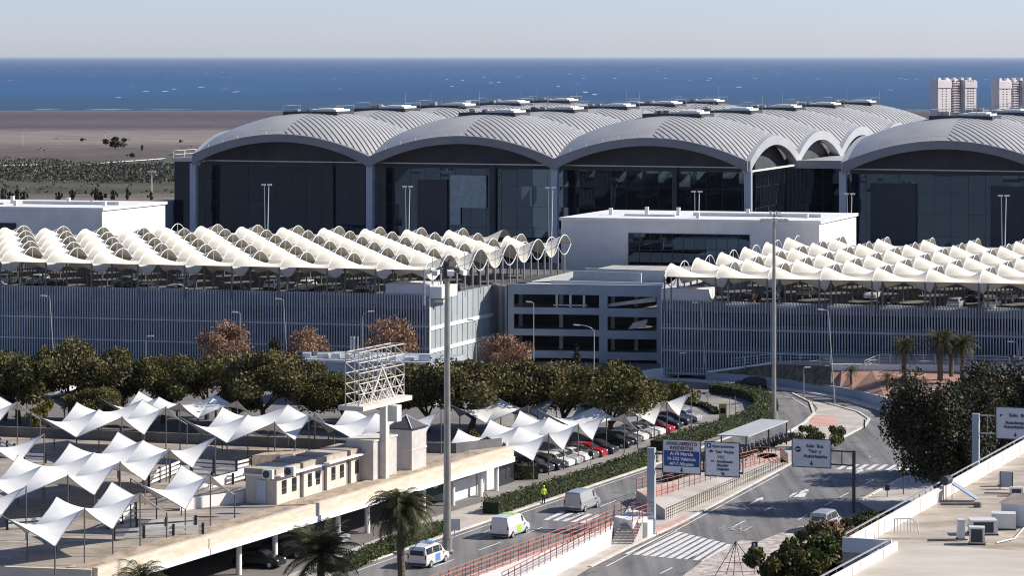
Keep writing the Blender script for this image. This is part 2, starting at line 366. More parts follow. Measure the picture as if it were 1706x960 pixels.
# ---- roads (points read on the ground plane)
Z1, Z2, Z3, Z4 = .05, .07, .09, .11
left_road = [(420, 1010), (573, 953), (898, 841), (1077, 781), (1140, 758), (1215, 730), (1262, 708), (1287, 690), (1286, 676), (1262, 662), (1215, 652), (1150, 646), (1060, 641), (1060, 633), (1150, 637), (1260, 646), (1320, 656), (1350, 671), (1356, 688), (1340, 706), (1300, 730), (1250, 757), (1168, 793), (1050, 846), (1026, 893), (733, 1005), (690, 1020)]
sheet('slip_road', [left_road], Z1, M['asphalt'])
right_road = [(950, 972), (983, 948), (1054, 911), (1125, 878), (1298, 784), (1345, 758), (1400, 733), (1440, 712), (1448, 700), (1430, 688), (1380, 674), (1320, 656), (1260, 646), (1150, 637), (1150, 631), (1300, 646), (1400, 662), (1475, 682), (1520, 708), (1640, 760), (1640, 800), (1560, 800), (1490, 832), (1465, 862), (1500, 972)]
sheet('main_road', [right_road], Z1 + .006, M['asphalt'])
sheet('plaza_paving', [[(1325, 714), (1352, 697), (1362, 682), (1350, 668), (1430, 688), (1448, 700), (1440, 712), (1400, 733), (1345, 758), (1320, 772), (1296, 772), (1260, 762)]], Z2, M['paving'])
sheet('pink_crossing', [[(1352, 694), (1390, 694), (1396, 712), (1348, 712)]], Z3, M['pink'])
sheet('walkway', [[(733, 1005), (1026, 893), (1050, 846), (1168, 792), (1250, 757), (1290, 757), (1318, 776), (1125, 878), (1054, 911), (983, 948), (900, 1000), (690, 1020)]], Z2, M['paving'])
sheet('pink_walkway', [[(1060, 840), (1168, 800), (1240, 772), (1300, 762), (1300, 772), (1110, 866)]], Z3, M['pink'])
sheet('pink_kerb_ramp', [[(1088, 885), (1140, 862), (1150, 870), (1100, 893)]], Z4, M['pink'])
sheet('pavement', [[(500, 972), (573, 953), (898, 841), (1077, 781), (1140, 758), (1100, 758), (1000, 780), (880, 815), (700, 870), (480, 960), (450, 975)]], Z1 + .012, M['paving'])
sheet('car_park_surface', [[(820, 840), (1090, 762), (1215, 728), (1262, 704), (1262, 684), (1230, 668), (1120, 655), (900, 655), (760, 745)]], Z1 + .018, mat('car_park_asphalt', (.27, .25, .235), .9, var=.15, scale=.2, bump=.2))
sheet('cobbled_island', [[(1170, 938), (1235, 902), (1262, 905), (1330, 880), (1420, 868), (1480, 850), (1560, 880), (1500, 975), (1120, 975)]], Z3, mat('cobbles', (.50, .44, .40), .9, var=.25, scale=1.2, bump=.5))
sheet('traffic_island', [[(1430, 838), (1500, 800), (1560, 786), (1600, 800), (1540, 850), (1470, 860)]], Z3, M['paving'])
# kerbs
def kerb(name, pts, w=.3, h=.13, zb=.02):
    b = MB()
    Q = [P(x, y) for x, y in pts]
    for i in range(len(Q) - 1):
        d = (Q[i + 1] - Q[i]).normalized(); s = Vector((-d.y, d.x, 0)) * w
        e = d * .02
        b.obox(Q[i] - s / 2 - e + UP * zb, s, Q[i + 1] - Q[i] + 2 * e, UP * (h + zb + (i % 2) * .003))
    return structure(b.build(name, M['kerb']))
kerb('kerb_slip_road', [(520, 971), (573, 953), (898, 841), (1077, 781), (1140, 758), (1215, 730), (1262, 708)])
kerb('kerb_walkway', [(733, 1005), (1026, 893), (1050, 846), (1168, 791), (1250, 757)])
kerb('kerb_main_road', [(983, 947), (1054, 911), (1125, 878), (1298, 785), (1345, 758), (1400, 733), (1440, 712), (1448, 700), (1430, 688), (1380, 674)])
kerb('kerb_island', [(1300, 730), (1340, 706), (1356, 690), (1350, 672), (1320, 657)])
kerb('kerb_outer_bend', [(1060, 633), (1150, 636), (1260, 645), (1330, 654), (1400, 665), (1475, 686), (1520, 712)], w=1.2, h=.25)
kerb('kerb_garage', [(1430, 838), (1500, 800), (1560, 786)])
# painted markings
pb = MB()
def quad_px(b, pts, z): b.face([Vector((P(x, y).x, P(x, y).y, z)) for x, y in pts])
rd = (P(1298, 784) - P(1054, 911)).normalized()      # road direction
def stripes(b, a, c, n, L, w, z):       # n stripes from ground point a to c, each L along the road
    for i in range(n):
        p = a.lerp(c, i / (n - 1)); s = (c - a).normalized() * w
        pts = [p, p + s, p + s + rd * L, p + rd * L]; pts = [Vector((q.x, q.y, z)) for q in pts]
        b.face(pts)
for k in range(11):
    f0, f1 = P(1040, 925).lerp(P(1182, 938), k / 10), P(1121, 886).lerp(P(1222, 911), k / 10); s = (P(1182, 938) - P(1040, 925)).normalized() * .5
    pb.face([Vector((q.x, q.y, .075)) for q in (f0, f0 + s, f1 + s * .95, f1)])
stripes(pb, P(1392, 784), P(1590, 786), 13, 4.0, .5, .075)
stripes(pb, P(905, 868), P(965, 873), 5, 5, .5, .075)
stripes(pb, P(790, 902), P(815, 880), 3, 5.0, .5, .075)
def line_px(b, pts, w=.14, z=.075, dash=None):
    Q = [P(x, y) for x, y in pts]
    for i in range(len(Q) - 1):
        d = (Q[i + 1] - Q[i]); L = d.length; d.normalize(); s = Vector((-d.y, d.x, 0)) * w / 2
        t = 0
        while t < L:
            e = min(L, t + (dash[0] if dash else L)); a = Q[i] + d * t; c = Q[i] + d * e
            b.face([Vector((q.x, q.y, z)) for q in (a - s, c - s, c + s, a + s)][::-1]); t = e + (dash[1] if dash else 1)
line_px(pb, [(1225, 878), (1330, 824), (1450, 762)], .16, dash=(3, 6))
line_px(pb, [(1330, 868), (1400, 830), (1500, 778)], .16, dash=(3, 6))
line_px(pb, [(1100, 958), (1165, 925)], .16, dash=(3, 4))
line_px(pb, [(640, 978), (800, 918), (1000, 846), (1130, 796)], .16, dash=(4, 5))
line_px(pb, [(1010, 946), (1125, 886), (1298, 792)], .15)
line_px(pb, [(590, 955), (900, 846), (1077, 786)], .15)
line_px(pb, [(1260, 655), (1320, 664), (1345, 680)], .15)
line_px(pb, [(1175, 640), (1260, 650), (1400, 673), (1470, 693)], .15, dash=(3, 3))
for (x, y) in ((1327, 828), (1420, 794), (1250, 842)):      # arrows
    p = P(x, y); s = Vector((-rd.y, rd.x, 0))
    pb.face([Vector((q.x, q.y, .077)) for q in (p - s * .12, p + rd * 3 - s * .12, p + rd * 3 + s * .12, p + s * .12)])
    pb.face([Vector((q.x, q.y, .079)) for q in (p + rd * 2.9 + s * .45, p + rd * 4.6, p + rd * 2.9 - s * .45)])
pb.face([Vector((q.x, q.y, .075)) for q in (P(1314, 830), P(1340, 830), P(1345, 823), P(1322, 823))])
structure(pb.build('road_markings', M['paint']))
def text_mesh(txt, size, m, align='LEFT'):
    cu = bpy.data.curves.new('t', 'FONT'); cu.body = txt; cu.size = size; cu.align_x = align; cu.extrude = .004; cu.offset = size * .02
    o = bpy.data.objects.new('t', cu); COL.objects.link(o)
    dg = bpy.context.evaluated_depsgraph_get(); me = bpy.data.meshes.new_from_object(o.evaluated_get(dg))
    bpy.data.objects.remove(o); me.materials.clear(); me.materials.append(m)
    return me
me = text_mesh('TAXI', 1.15, M['wornpaint']); me.name = 'road_lettering'
o = bpy.data.objects.new('road_lettering', me); COL.objects.link(o); q = P(1190, 884)
o.location = (q.x, q.y, .085); o.rotation_euler = (0, 0, -R(22)); o.scale = (1.1, 3.2, 1); structure(o)
# raised pedestrian ramp between the carriageways
# ================================================================ TERMINAL
TA = R(19.8); T0 = Vector((-63.97, 586, 0)); BW, BD = 38.4, 37.0
term = thing('airport_terminal', T0, 'long glass airport terminal under rows of grey ribbed vaulted roofs, behind the car parks', 'airport terminal', rz=-TA)
def tl(px, py_or_none, v):      # local x of a pixel column on the line y_local = v
    # point = T0 + a*u + b*v ; solve (X/Y) = (px-CX)/F
    k = (px - CX) / F; a = (math.cos(TA), -math.sin(TA)); b = (math.sin(TA), math.cos(TA))
    X0 = T0.x + b[0] * v; Y0 = T0.y + b[1] * v
    return (k * Y0 - X0) / (a[0] - k * a[1])
def roofmat(name, ribs):
    m = bpy.data.materials.new(name); m.use_nodes = True; t = m.node_tree; b = t.nodes['Principled BSDF']
    b.inputs['Roughness'].default_value = .42; b.inputs['Metallic'].default_value = .25
    tc = _n(t, 'ShaderNodeTexCoord'); sp = _n(t, 'ShaderNodeSeparateXYZ'); t.links.new(tc.outputs['UV'], sp.inputs[0])
    if ribs:
        # seam coordinate: u - |v - mid|
        s1 = _n(t, 'ShaderNodeMath', operation='SUBTRACT'); s1.inputs[1].default_value = .5 * BD / 10; t.links.new(sp.outputs['Y'], s1.inputs[0])
        ab = _n(t, 'ShaderNodeMath', operation='ABSOLUTE'); t.links.new(s1.outputs[0], ab.inputs[0])
        s2 = _n(t, 'ShaderNodeMath', operation='SUBTRACT'); t.links.new(sp.outputs['X'], s2.inputs[0]); t.links.new(ab.outputs[0], s2.inputs[1])
        ml = _n(t, 'ShaderNodeMath', operation='MULTIPLY'); ml.inputs[1].default_value = 10 / 1.45; t.links.new(s2.outputs[0], ml.inputs[0])
    else:
        ml = _n(t, 'ShaderNodeMath', operation='MULTIPLY'); ml.inputs[1].default_value = 10 / 3.2; t.links.new(sp.outputs['X'], ml.inputs[0])
    fr = _n(t, 'ShaderNodeMath', operation='FRACT'); t.links.new(ml.outputs[0], fr.inputs[0])
    rp = _n(t, 'ShaderNodeValToRGB'); e = rp.color_ramp.elements
    if ribs:
        e[0].position = .40; e[0].color = (.63, .615, .59, 1); e[1].position = .46; e[1].color = (.05, .05, .055, 1)
        k = e.new(.70); k.color = (.05, .05, .055, 1); k = e.new(.78); k.color = (.63, .615, .59, 1)
    else:
        e[0].position = .95; e[0].color = (.56, .545, .52, 1); e[1].position = .98; e[1].color = (.50, .485, .465, 1)
    t.links.new(fr.outputs[0], rp.inputs[0])
    nz = _n(t, 'ShaderNodeTexNoise'); nz.inputs['Scale'].default_value = .12; nz.inputs['Detail'].default_value = 6; t.links.new(tc.outputs['Object'], nz.inputs['Vector'])
    r2 = _n(t, 'ShaderNodeValToRGB'); r2.color_ramp.elements[0].position = .3; r2.color_ramp.elements[0].color = (.82, .82, .82, 1); r2.color_ramp.elements[1].position = .7
    t.links.new(nz.outputs['Fac'], r2.inputs[0])
    mx = _n(t, 'ShaderNodeMixRGB', blend_type='MULTIPLY'); mx.inputs[0].default_value = 1
    t.links.new(rp.outputs[0], mx.inputs[1]); t.links.new(r2.outputs[0], mx.inputs[2]); t.links.new(mx.outputs[0], b.inputs['Base Color'])
    return m
M['roof_rib'] = roofmat('ribbed_zinc_roof', True); M['roof_plain'] = roofmat('smooth_zinc_roof', False)
ZS, R1, R2 = 22.0, 4.2, 4.4
def sh(t): return math.sin(math.pi * min(1, max(0, t))) ** .92 if False else 4 * t * (1 - t)
def roof_z(u, v): return ZS + R1 * sh(u) + R2 * sh(v)
def vault_mesh():
    nu, nv = 24, 20; me = bpy.data.meshes.new('vault'); v = []; f = []; mi = []; uvs = []
    for j in range(nv + 1):
        for i in range(nu + 1):
            a, c = i / nu, j / nv; v.append((a * BW, c * BD, roof_z(a, c))); uvs.append((a * BW / 10, c * BD / 10))
    for j in range(nv):
        for i in range(nu):
            k = j * (nu + 1) + i; f.append((k, k + 1, k + nu + 2, k + nu + 1)); mi.append(0 if (i + .5) / nu > .5 else 1)
    me.from_pydata(v, [], f); me.materials.append(M['roof_rib']); me.materials.append(M['roof_plain'])
    ul = me.uv_layers.new(name='seam')
    for p in me.polygons:
        p.material_index = mi[p.index]; p.use_smooth = True
        for li in p.loop_indices: ul.data[li].uv = uvs[me.loops[li].vertex_index]
    return me
VM = vault_mesh()
def skylight_mb():
    b = MB(); z = ZS + R1 + R2 - .55
    b.box(-5.2, 5.2, -4.2, 4.2, z, z + .9)
    return b
SKY_ME = None
def roof_bay(u0, v0):
    r = bpy.data.objects.new('roof_vault', VM); COL.objects.link(r); r.parent = term; r.location = (u0, v0, 0)
    z = ZS + R1 + R2
    b = MB(); c = (BW * .5, BD * .5)
    b.box(c[0] - 6, c[0] + 6, c[1] - 4.5, c[1] + 4.5, z - .8, z + .1, 0)
    s = b.build('skylight_base', M['darksteel'], r, world=False)
    b = MB(); b.box(c[0] - .5, c[0] + 5.4, c[1] - 3.6, c[1] + 3.6, z + .11, z + .5, 0); b.box(c[0] + 1, c[0] + 4.5, c[1] - 2.6, c[1] + 2.6, z + .503, z + .75, 0)
    b.build('skylight', M['frame'], r, world=False)
    b = MB(); rr = random.Random(int(u0 * 7 + v0))
    for (x, y) in ((-6, -4.4), (6, -4.4), (6, 4.4), (-6, 4.4), (0, -4.4), (3, -4.4)):
        b.bar((c[0] + x, c[1] + y, z + .3), (c[0] + x, c[1] + y, z + 1.3 + (2.0 if rr.random() < .25 else 0)), .07)
    b.bar((c[0] - 6, c[1] - 4.4, z + 1.25), (c[0] + 6, c[1] - 4.4, z + 1.25), .06); b.bar((c[0] - 6, c[1] + 4.4, z + 1.25), (c[0] + 6, c[1] + 4.4, z + 1.25), .06)
    b.bar((c[0] - 6, c[1] - 4.4, z + 1.25), (c[0] - 6, c[1] + 4.4, z + 1.25), .06); b.bar((c[0] + 6, c[1] - 4.4, z + 1.25), (c[0] + 6, c[1] + 4.4, z + 1.25), .06)
    for k in range(rr.randint(2, 4)):
        x = rr.uniform(-5, -1); b.box(c[0] + x, c[0] + x + 1.1, c[1] - 3, c[1] - 1.6, z + .11, z + .11 + rr.uniform(.3, .8))
    b.build('roof_equipment', M['steel'], r, world=False)
def arch_strip(b, p0, dirx, L, rise, ztop, zbot0, zbot1, th, dy, mi=0, n=28):
    # fascia arch: top follows parabola, underside cusps down at the springs
    for i in range(n):
        q = []
        for t in (i / n, (i + 1) / n):
            zt = ztop + rise * sh(t) + .25; zb = zbot0 + (zbot1 - zbot0) * (sh(t) ** .9)
            q.append((p0 + dirx * (L * t), zt, zb))
        (a, at, ab), (c, ct, cb) = q
        b.hexa([a + UP * ab, c + UP * cb, c + dy * th + UP * cb, a + dy * th + UP * ab, a + UP * at, c + UP * ct, c + dy * th + UP * ct, a + dy * th + UP * at], mi)
X_, Y_ = Vector((1, 0, 0)), Vector((0, 1, 0))
def front_arch(u0, v0=0):
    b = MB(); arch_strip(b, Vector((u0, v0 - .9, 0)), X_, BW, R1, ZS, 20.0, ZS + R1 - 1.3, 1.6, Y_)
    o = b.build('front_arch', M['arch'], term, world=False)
    b = MB()                    # thin pale flashing and a rope line with posts along the smooth half
    pts = [Vector((u0 + BW * t, v0 - .2, ZS + R1 * sh(t) + 1.05)) for t in [k / 24 for k in range(2, 14)]]
    for p in pts[::2]: b.bar(p - UP * .9, p, .06)
    b.path(pts, .025, 4); b.build('safety_line', M['frame'], o, world=False)
def side_arch(u, v0, flip=1):
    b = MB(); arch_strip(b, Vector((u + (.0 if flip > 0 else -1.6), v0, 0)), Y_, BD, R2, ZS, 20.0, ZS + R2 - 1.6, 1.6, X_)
    b.build('side_arch', M['arch_lit'], term, world=False)
def column(u, v, z1=20.4, r=.65):
    b = MB(); b.box(u - r, u + r, v - .7, v + .5, 0, z1); b.build('column', M['bluecol'], term, world=False)
M['bluecol'] = mat('column_paint', (.34, .37, .45), .5, .1, var=.05)
def glass_wall(u0, u1, v, topfn, along='x', n=None, name='glass_wall'):
    L = u1 - u0; n = n or max(2, round(L / 3.2)); b = MB(); fr = MB(); rr = random.Random(int(u0 * 3 + v))
    rows = [0, 4.2, 8.4, 12.6, 16.6, 20.0]
    def pt(s, z, off=0.0): return Vector((s, v + off, z)) if along == 'x' else Vector((v - off, s, z))
    for i in range(n):
        a, c = u0 + L * i / n, u0 + L * (i + 1) / n
        for k in range(len(rows) - 1):
            j1, j2, j3, j4 = [rr.uniform(-.03, .03) for _ in range(4)]
            b.face([pt(a, rows[k], j1), pt(c, rows[k], j2), pt(c, rows[k + 1], j3), pt(a, rows[k + 1], j4)])
        ta, tc_ = topfn((a - u0) / L), topfn((c - u0) / L)
        if max(ta, tc_) > 20.05: b.face([pt(a, 20.0), pt(c, 20.0), pt(c, max(20.02, tc_)), pt(a, max(20.02, ta))], 1)  # infill below the arch coloured near-black in place of shade
        fr.bar(pt(a, 0, -.04), pt(a, 20, -.04), .05, .06)
    for z in rows[1:]: fr.bar(pt(u0, z, -.04), pt(u1, z, -.04), .05, .05)
    fr.bar(pt(u0, 20, -.1), pt(u1, 20, -.1), .2, .2)
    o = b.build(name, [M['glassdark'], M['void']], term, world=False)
    fr.build('mullions', M['darksteel'], o, world=False)
    return o
wings = [(0.0, 3, 5), (133.4, 3, 4)]
GV = 5.0       # the glass stands back behind the arches
for (w0, nb, nr) in wings:
    for j in range(nr):
        for i in range(nb): roof_bay(w0 + i * BW, j * BD)
    for i in range(nb):
        front_arch(w0 + i * BW)
        glass_wall(w0 + i * BW, w0 + (i + 1) * BW, GV, lambda t: ZS + R1 * sh(t) + R2 * sh(GV / BD) - .9)
        b = MB(); b.bar((w0 + i * BW + .7, 2.2, 20.9), (w0 + (i + 1) * BW - .7, 2.2, 20.9), .22); b.build('tie_beam', M['steel'], term, world=False)
    for i in range(nb + 1): column(w0 + i * BW, 0)
    for j in range(nr):
        side_arch(w0 + nb * BW - 1.2, j * BD, 1); side_arch(w0 + 1.2, j * BD, -1)
        glass_wall(j * BD + (GV if j == 0 else 0), (j + 1) * BD, w0 + nb * BW - 2.5, lambda t: ZS + R2 * sh(t) - .9, 'y')
        if w0 == 0 or j > 1: glass_wall(j * BD + (GV if j == 0 else 0), (j + 1) * BD, w0 + 2.5, lambda t: ZS + R2 * sh(t) - .9, 'y')
    b = MB(); zz = 20.9
    # soffit slab closing the gap between arch and glass, its shade painted near-black
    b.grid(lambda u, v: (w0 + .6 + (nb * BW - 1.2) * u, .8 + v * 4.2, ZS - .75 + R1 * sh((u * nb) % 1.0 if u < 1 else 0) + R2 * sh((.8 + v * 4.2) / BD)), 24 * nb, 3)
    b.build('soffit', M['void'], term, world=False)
# recess between the wings
glass_wall(3 * BW - 2.5, 133.4 + 2.5, 37.6, lambda t: 20, 'x', n=6)
b = MB(); b.box(3 * BW - 1, 133.4 + 1, 36.6, 5 * BD, 20.0, 20.9); b.box(3 * BW - 1, 133.4 + 1, 35.6, 36.6, 19.6, 21.2)
b.build('link_roof', M['arch_lit'], term, world=False)
b = MB(); b.bar((3 * BW - .2, 1.0, 20.2), (3 * BW - .2, BD - 1, 20.2), .35, .35); b.build('tie_beam', M['frame'], term, world=False)
b = MB(); b.tube((3 * BW + 13.5, 30, 0), (3 * BW + 13.5, 30, 20), .8, n=12); b.build('service_column', M['darksteel'], term, world=False)
# left annex with roof terrace, curved ladder rail and plant
b = MB(); b.box(-8.4, 2.0, 8.0, 120, 0, 20.4); b.build('annex', M['glassdark'], term, world=False)
b = MB()
for z in (20.4,): b.box(-8.8, 2.2, 7.6, 120.4, z + .003, z + .7)
b.build('annex_parapet', M['steel'], term, world=False)
b = MB()
for k in range(9): b.bar((-8.5, 7.8 + k * 5, 21.1), (-8.5, 7.8 + k * 5, 22.6), .1)
for z in (21.8, 22.6): b.bar((-8.5, 7.8, z), (-8.5, 48, z), .08); b.bar((-8.5, 7.8, z), (1.2, 7.8, z), .08)
for k in range(4): b.bar((-5.8 + k * 2.3, 7.8, 21.1), (-5.8 + k * 2.3, 7.8, 22.6), .1)
b.box(-4, -2.2, 12, 15, 21.1, 22.8); b.box(-1.5, .6, 12, 14, 21.1, 22.2)
b.build('terrace_rail', M['frame'], term, world=False)
for off in (0, 2.2):
    b = MB(); pts = [Vector((.8 + 9 * math.sin(t), 12 + off, 21.3 + 6.6 * (1 - math.cos(t)) * .0 + 6.3 * math.sin(t * .98))) for t in [k * .157 for k in range(11)]]
    pts = [Vector((.6 + 11 * (1 - math.cos(k * .157)), 10 + off, 21.6 + 6.4 * math.sin(k * .157))) for k in range(11)]
    b.path(pts, .14, 5)
    for p in pts[::2]: b.bar(p, p - UP * .9, .08)
    b.build('ladder_rail', M['frame'], term, world=False)
b = MB(); b.box(-12, -8.8, 3, 12, 0, 12.3); b.build('annex_block', M['bluegrey'], term, world=False)
# vertical dark cores, light panels seen inside the glass bays
b = MB()
for (u, w_) in ((61.8, 1.1), (99.0, .9), (28, .5)): b.box(u, u + w_, GV - .9, GV - .25, 0, 21.2)
b.build('facade_pier', M['void'], term, world=False)
b = MB(); b.box(53.5, 61.0, GV - .5, GV - .3, 12.2, 18.6); b.box(53.5, 55.6, GV - .5, GV - .3, 8.8, 12.18); b.build('facade_panel', mat('pale_panel', (.30, .36, .38), .5, var=.1), term, world=False)
b = MB(); b.box(46.5, 52.8, GV - .5, GV - .3, 5.0, 17.6); b.build('facade_panel', mat('grey_panel', (.035, .042, .058), .6, var=.1), term, world=False)
bp_ = mat('blue_panel', (.028, .038, .06), .6, var=.1)
b = MB(); b.box(137.5, 146.2, GV - .5, GV - .3, 6.0, 18.2); b.build('facade_panel', bp_, term, world=False)
b = MB(); b.box(160, 166.5, GV - .5, GV - .3, 6.0, 18.0); b.build('facade_panel', bp_, term, world=False)
# low base strip and forecourt canopy in front of the glass
b = MB(); b.box(-4, 114, -1.0, -.4, 0, 2.2); b.box(134, 230, -1.0, -.4, 0, 2.2); b.build('forecourt_parapet', M['dark_concrete'], term, world=False)
b = MB(); b.box(-2, 114, 1, 4.6, 5.9, 6.4); b.box(134, 248, 1, 4.6, 5.9, 6.4); b.build('entrance_canopy', M['darksteel'], term, world=False)
# double flood lamps on tall white poles before the terminal
def twin_lamp():
    t = thing('twin_lamp_post', (0, 0, 0), 'x', 'lamp post', 'twin headed lamp posts in front of the terminal')
    b = MB(); b.tube((0, 0, 0), (-.3, 0, 17.2), .12, .08, 6); b.tube((.15, 0, 0), (.55, 0, 17.2), .11, .08, 6); b.build('pole', M['frame'], t)
    for s in (-.45, .7):
        b = MB(); b.box(s - .42, s + .42, -.3, .3, 17.12, 17.4); b.build('lamp_head', M['frame'], t)
    return t
tp = Proto(twin_lamp())
for (px, py, lab) in ((443, 306, 'twin headed white lamp post before the leftmost terminal arch'), (678, 309, 'twin headed white lamp post before the second terminal arch from the left'),
                      (916, 311, 'twin headed white lamp post beside the column between second and third arch'), (1160, 317, 'twin headed white lamp post before the third terminal arch'),
                      (1414, 321, 'twin headed white lamp post beside the right wing corner column'), (1671, 324, 'twin headed white lamp post before the far right terminal arch')):
    Y = (42 - 17.5) * F / (py - HY); tp.put(((px - CX) * Y / F, Y, 0), label=lab)
# ================================================================ coast towers
def tower(px0, px1, top, Y, lab):
    x0, x1 = (px0 - CX) * Y / F, (px1 - CX) * Y / F; z1 = zat(top, Y); z0 = terr(Y) - 1; w = x1 - x0
    x1 = x0 + (x1 - x0) * 1.12; w = x1 - x0
    t = thing('apartment_tower', (x0, Y, z0), lab, 'apartment tower', 'apartment towers on the coast', rz=.55)
    b = MB(); d = 16
    b.box(x0, x0 + w * .34, Y, Y + d, z0, z1); b.box(x0 + w * .7, x1, Y - 1, Y + d, z0, z1 - .5); b.box(x0 + w * .345, x0 + w * .695, Y + 5, Y + d, z0, z1 + 1)
    b.box(x0 - .8, x0 + w * .35, Y - .8, Y + d, z1 - 10, z1 - 1.5)
    b.box(x0 + w * .695, x1 + .8, Y - 1.8, Y + d, z1 - 10, z1 - 2)
    for k in range(5): b.box(x0 + w * (.05 + .2 * k), x0 + w * (.12 + .2 * k), Y + 3, Y + 8, z1, z1 + 3)
    b.build('wall', M['tower'], t)
    n = 14; fh = (z1 - z0) / n
    def w1(a, c, y0, y1, za, zb_): q = MB(); q.box(a, c, y0, y1, za, zb_); return q
    for k in range(1, n):
        z = z0 + k * fh
        for (a, c) in ((.37, .50), (.54, .67)): w1(x0 + w * a, x0 + w * c, Y + 4.7, Y + 5.2, z, z + fh * .6).build('window', M['window'], t)
        for q in (.76, .83, .90): w1(x0 + w * q, x0 + w * (q + .035), Y - 1.3, Y - .9, z + fh * .3, z + fh * .65).build('window', M['window'], t)
        for q in (.10, .20): w1(x0 + w * q, x0 + w * (q + .03), Y - .3, Y + .2, z + fh * .3, z + fh * .55).build('window', M['window'], t)
        w1(x0 + w * .44, x0 + w * .60, Y + 2.2, Y + 4.9, z - .2, z + .9).build('balcony', M['tower'], t)
M['tower'] = mat('pink_white_tower', (.74, .68, .66), .8, var=.06, scale=.03)
tower(1563, 1636, 133, 3700, 'pale pink coastal apartment tower standing alone against the sea')
tower(1665, 1733, 134, 3700, 'pale coastal apartment tower cut by the right edge of the photo')
# ================================================================ PARKING GARAGES AND THEIR CANOPIES
A2 = Vector((math.cos(R(15.2)), -math.sin(R(15.2)), 0)); N2 = Vector((-math.sin(R(15.2)), -math.cos(R(15.2)), 0))  # along the facade / out of it
B2 = uv(20.6)
ZG, ZD = 10.6, 9.5
C_L = Vector((-10.94, 381.6, 0))          # left garage, front right corner
C_R = Vector(((1100 - CX) / F * 380, 380, 0))   # right garage, front left corner
def fin_facade(t, c, d, L, z0=.4, step=.37, ZG=10.6):
    b = MB(); n = int(L / step)
    for i in range(n):
        p = c + d * (i * step + .15); r = .02 * math.sin(i * 12.9)
        b.obox(p + N2 * -.05 + UP * z0, d * .16, N2 * .34, UP * (ZG - z0 + .12 + r))
    b.build('fin_screen', M['fin'], t)
    b = MB()
    b.obox(c + N2 * -.9 + UP * 8.7, d * L, N2 * .75, UP * (ZG - .25 - 8.7), 0)
    for z in (6.25, 3.35, .35): b.obox(c + N2 * -.9 + UP * z, d * L, N2 * .75, UP * .55, 0)
    b.build('floor_edge', M['bluegrey'], t)
    b = MB()
    for z in (6.9, 4.0, 1.0): b.obox(c + N2 * -.55 + UP * z, d * L, N2 * .08, UP * .10, 0)
    b.build('guard_rail', M['steel'], t)
    b = MB()
    for z in (6.42, 3.52, .55): b.obox(c + N2 * .292 + UP * z, d * L, N2 * .05, UP * .17)
    b.build('band_rail', M['fin'], t)
garL = thing('parking_garage', C_L, 'left parking garage with a long screen of blue grey vertical fins', 'parking garage', 'parking garages')
fin_facade(garL, C_L - A2 * 82, A2, 82)
def deckmesh(t, pts, z, th, name, m):
    b = MB(); b.prism([(p.x, p.y) for p in pts], z - th, z); return b.build(name, m, t)
LB = C_L - A2 * 82
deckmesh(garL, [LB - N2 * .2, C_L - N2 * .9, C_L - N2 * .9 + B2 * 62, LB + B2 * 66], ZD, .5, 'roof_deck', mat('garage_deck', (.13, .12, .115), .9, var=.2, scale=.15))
deckmesh(garL, [LB - N2 * 6, C_L - N2 * 6 - A2 * .5, C_L + B2 * 60, LB + B2 * 60], 8.9, 8.8, 'painted_shade_core', M['void'])  # solid block, interior shade painted as near-black
b = MB()
for z in (6.2, 3.3, .3): b.prism([((p).x, (p).y) for p in (LB - N2 * .95, C_L - N2 * .95 - A2 * .4, C_L - N2 * 5.9 - A2 * .4, LB - N2 * 5.9)], z, z + .3)
b.build('floor_slab', M['dark_concrete'], garL)
# oblique translucent side wall with two white bands
S1 = C_L + B2 * 23.8
b = MB(); q = Vector((B2.y, -B2.x, 0))     # outward
b.obox(C_L + UP * .0 + B2 * .3, B2 * 23.4, q * -.5, UP * 10.2); b.build('side_wall', M['panel'], garL)
b = MB()
for z in (5.9, 2.9): b.obox(C_L + B2 * .3 + UP * z, B2 * 23.4, q * .12, UP * .5)
b.obox(C_L - B2 * .1 + q * .1 + UP * 0, B2 * .38, q * .1, UP * 10.4)
b.build('side_wall_band', M['frame'], garL)
b = MB()
for i in range(13): b.obox(C_L + B2 * (.3 + i * 1.95) + q * .02 , B2 * .06, q * .05, UP * 10.2)
b.build('side_wall_joint', M['steel'], garL)
b = MB(); b.obox(C_L - A2 * 6.0 - N2 * .3 + UP * 10.4, A2 * 6.1, -N2 * 6, UP * 1.55); b.build('stair_box', M['lilac_render'], garL)
b = MB(); b.obox(C_L + A2 * .12 + B2 * .2 + UP * 10.2, A2 * 1.6, B2 * 5.5, UP * 1.5); b.build('stair_wall', M['white_paint'], garL)
# dark fin strip at the end of the side wall, then the open concrete middle block
mid = thing('parking_garage', S1, 'open concrete middle block of the garage with rows of dark rectangular openings', 'parking garage', 'parking garages')
MX0 = Vector(((846 - CX) / F * 399.7, 399.7, 0)); MX1 = Vector(((1104 - CX) / F * 396.5, 396.5, 0)); md = (MX1 - MX0).normalized(); ml_ = (MX1 - MX0).length; mn = Vector((md.y, -md.x, 0))
b = MB(); e = MX0 - S1; k = 12
for i in range(k): b.obox(S1 + e * (i / k) , e * (.45 / k), mn * .3, UP * 10.5)
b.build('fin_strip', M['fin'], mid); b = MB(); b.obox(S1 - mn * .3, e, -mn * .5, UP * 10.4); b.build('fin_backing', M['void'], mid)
def mpx(px, py):       # px,py on the middle front plane -> (s along md, z)
    k_ = (px - CX) / F; s = (k_ * MX0.y - MX0.x) / (md.x - k_ * md.y); Y = MX0.y + md.y * s
    return s, zat(py, Y)
ops = []
for (yl0, yl1) in ((492, 512), (525, 548), (561, 584), (598, 617)): ops.append((856, 998, yl0, yl1))
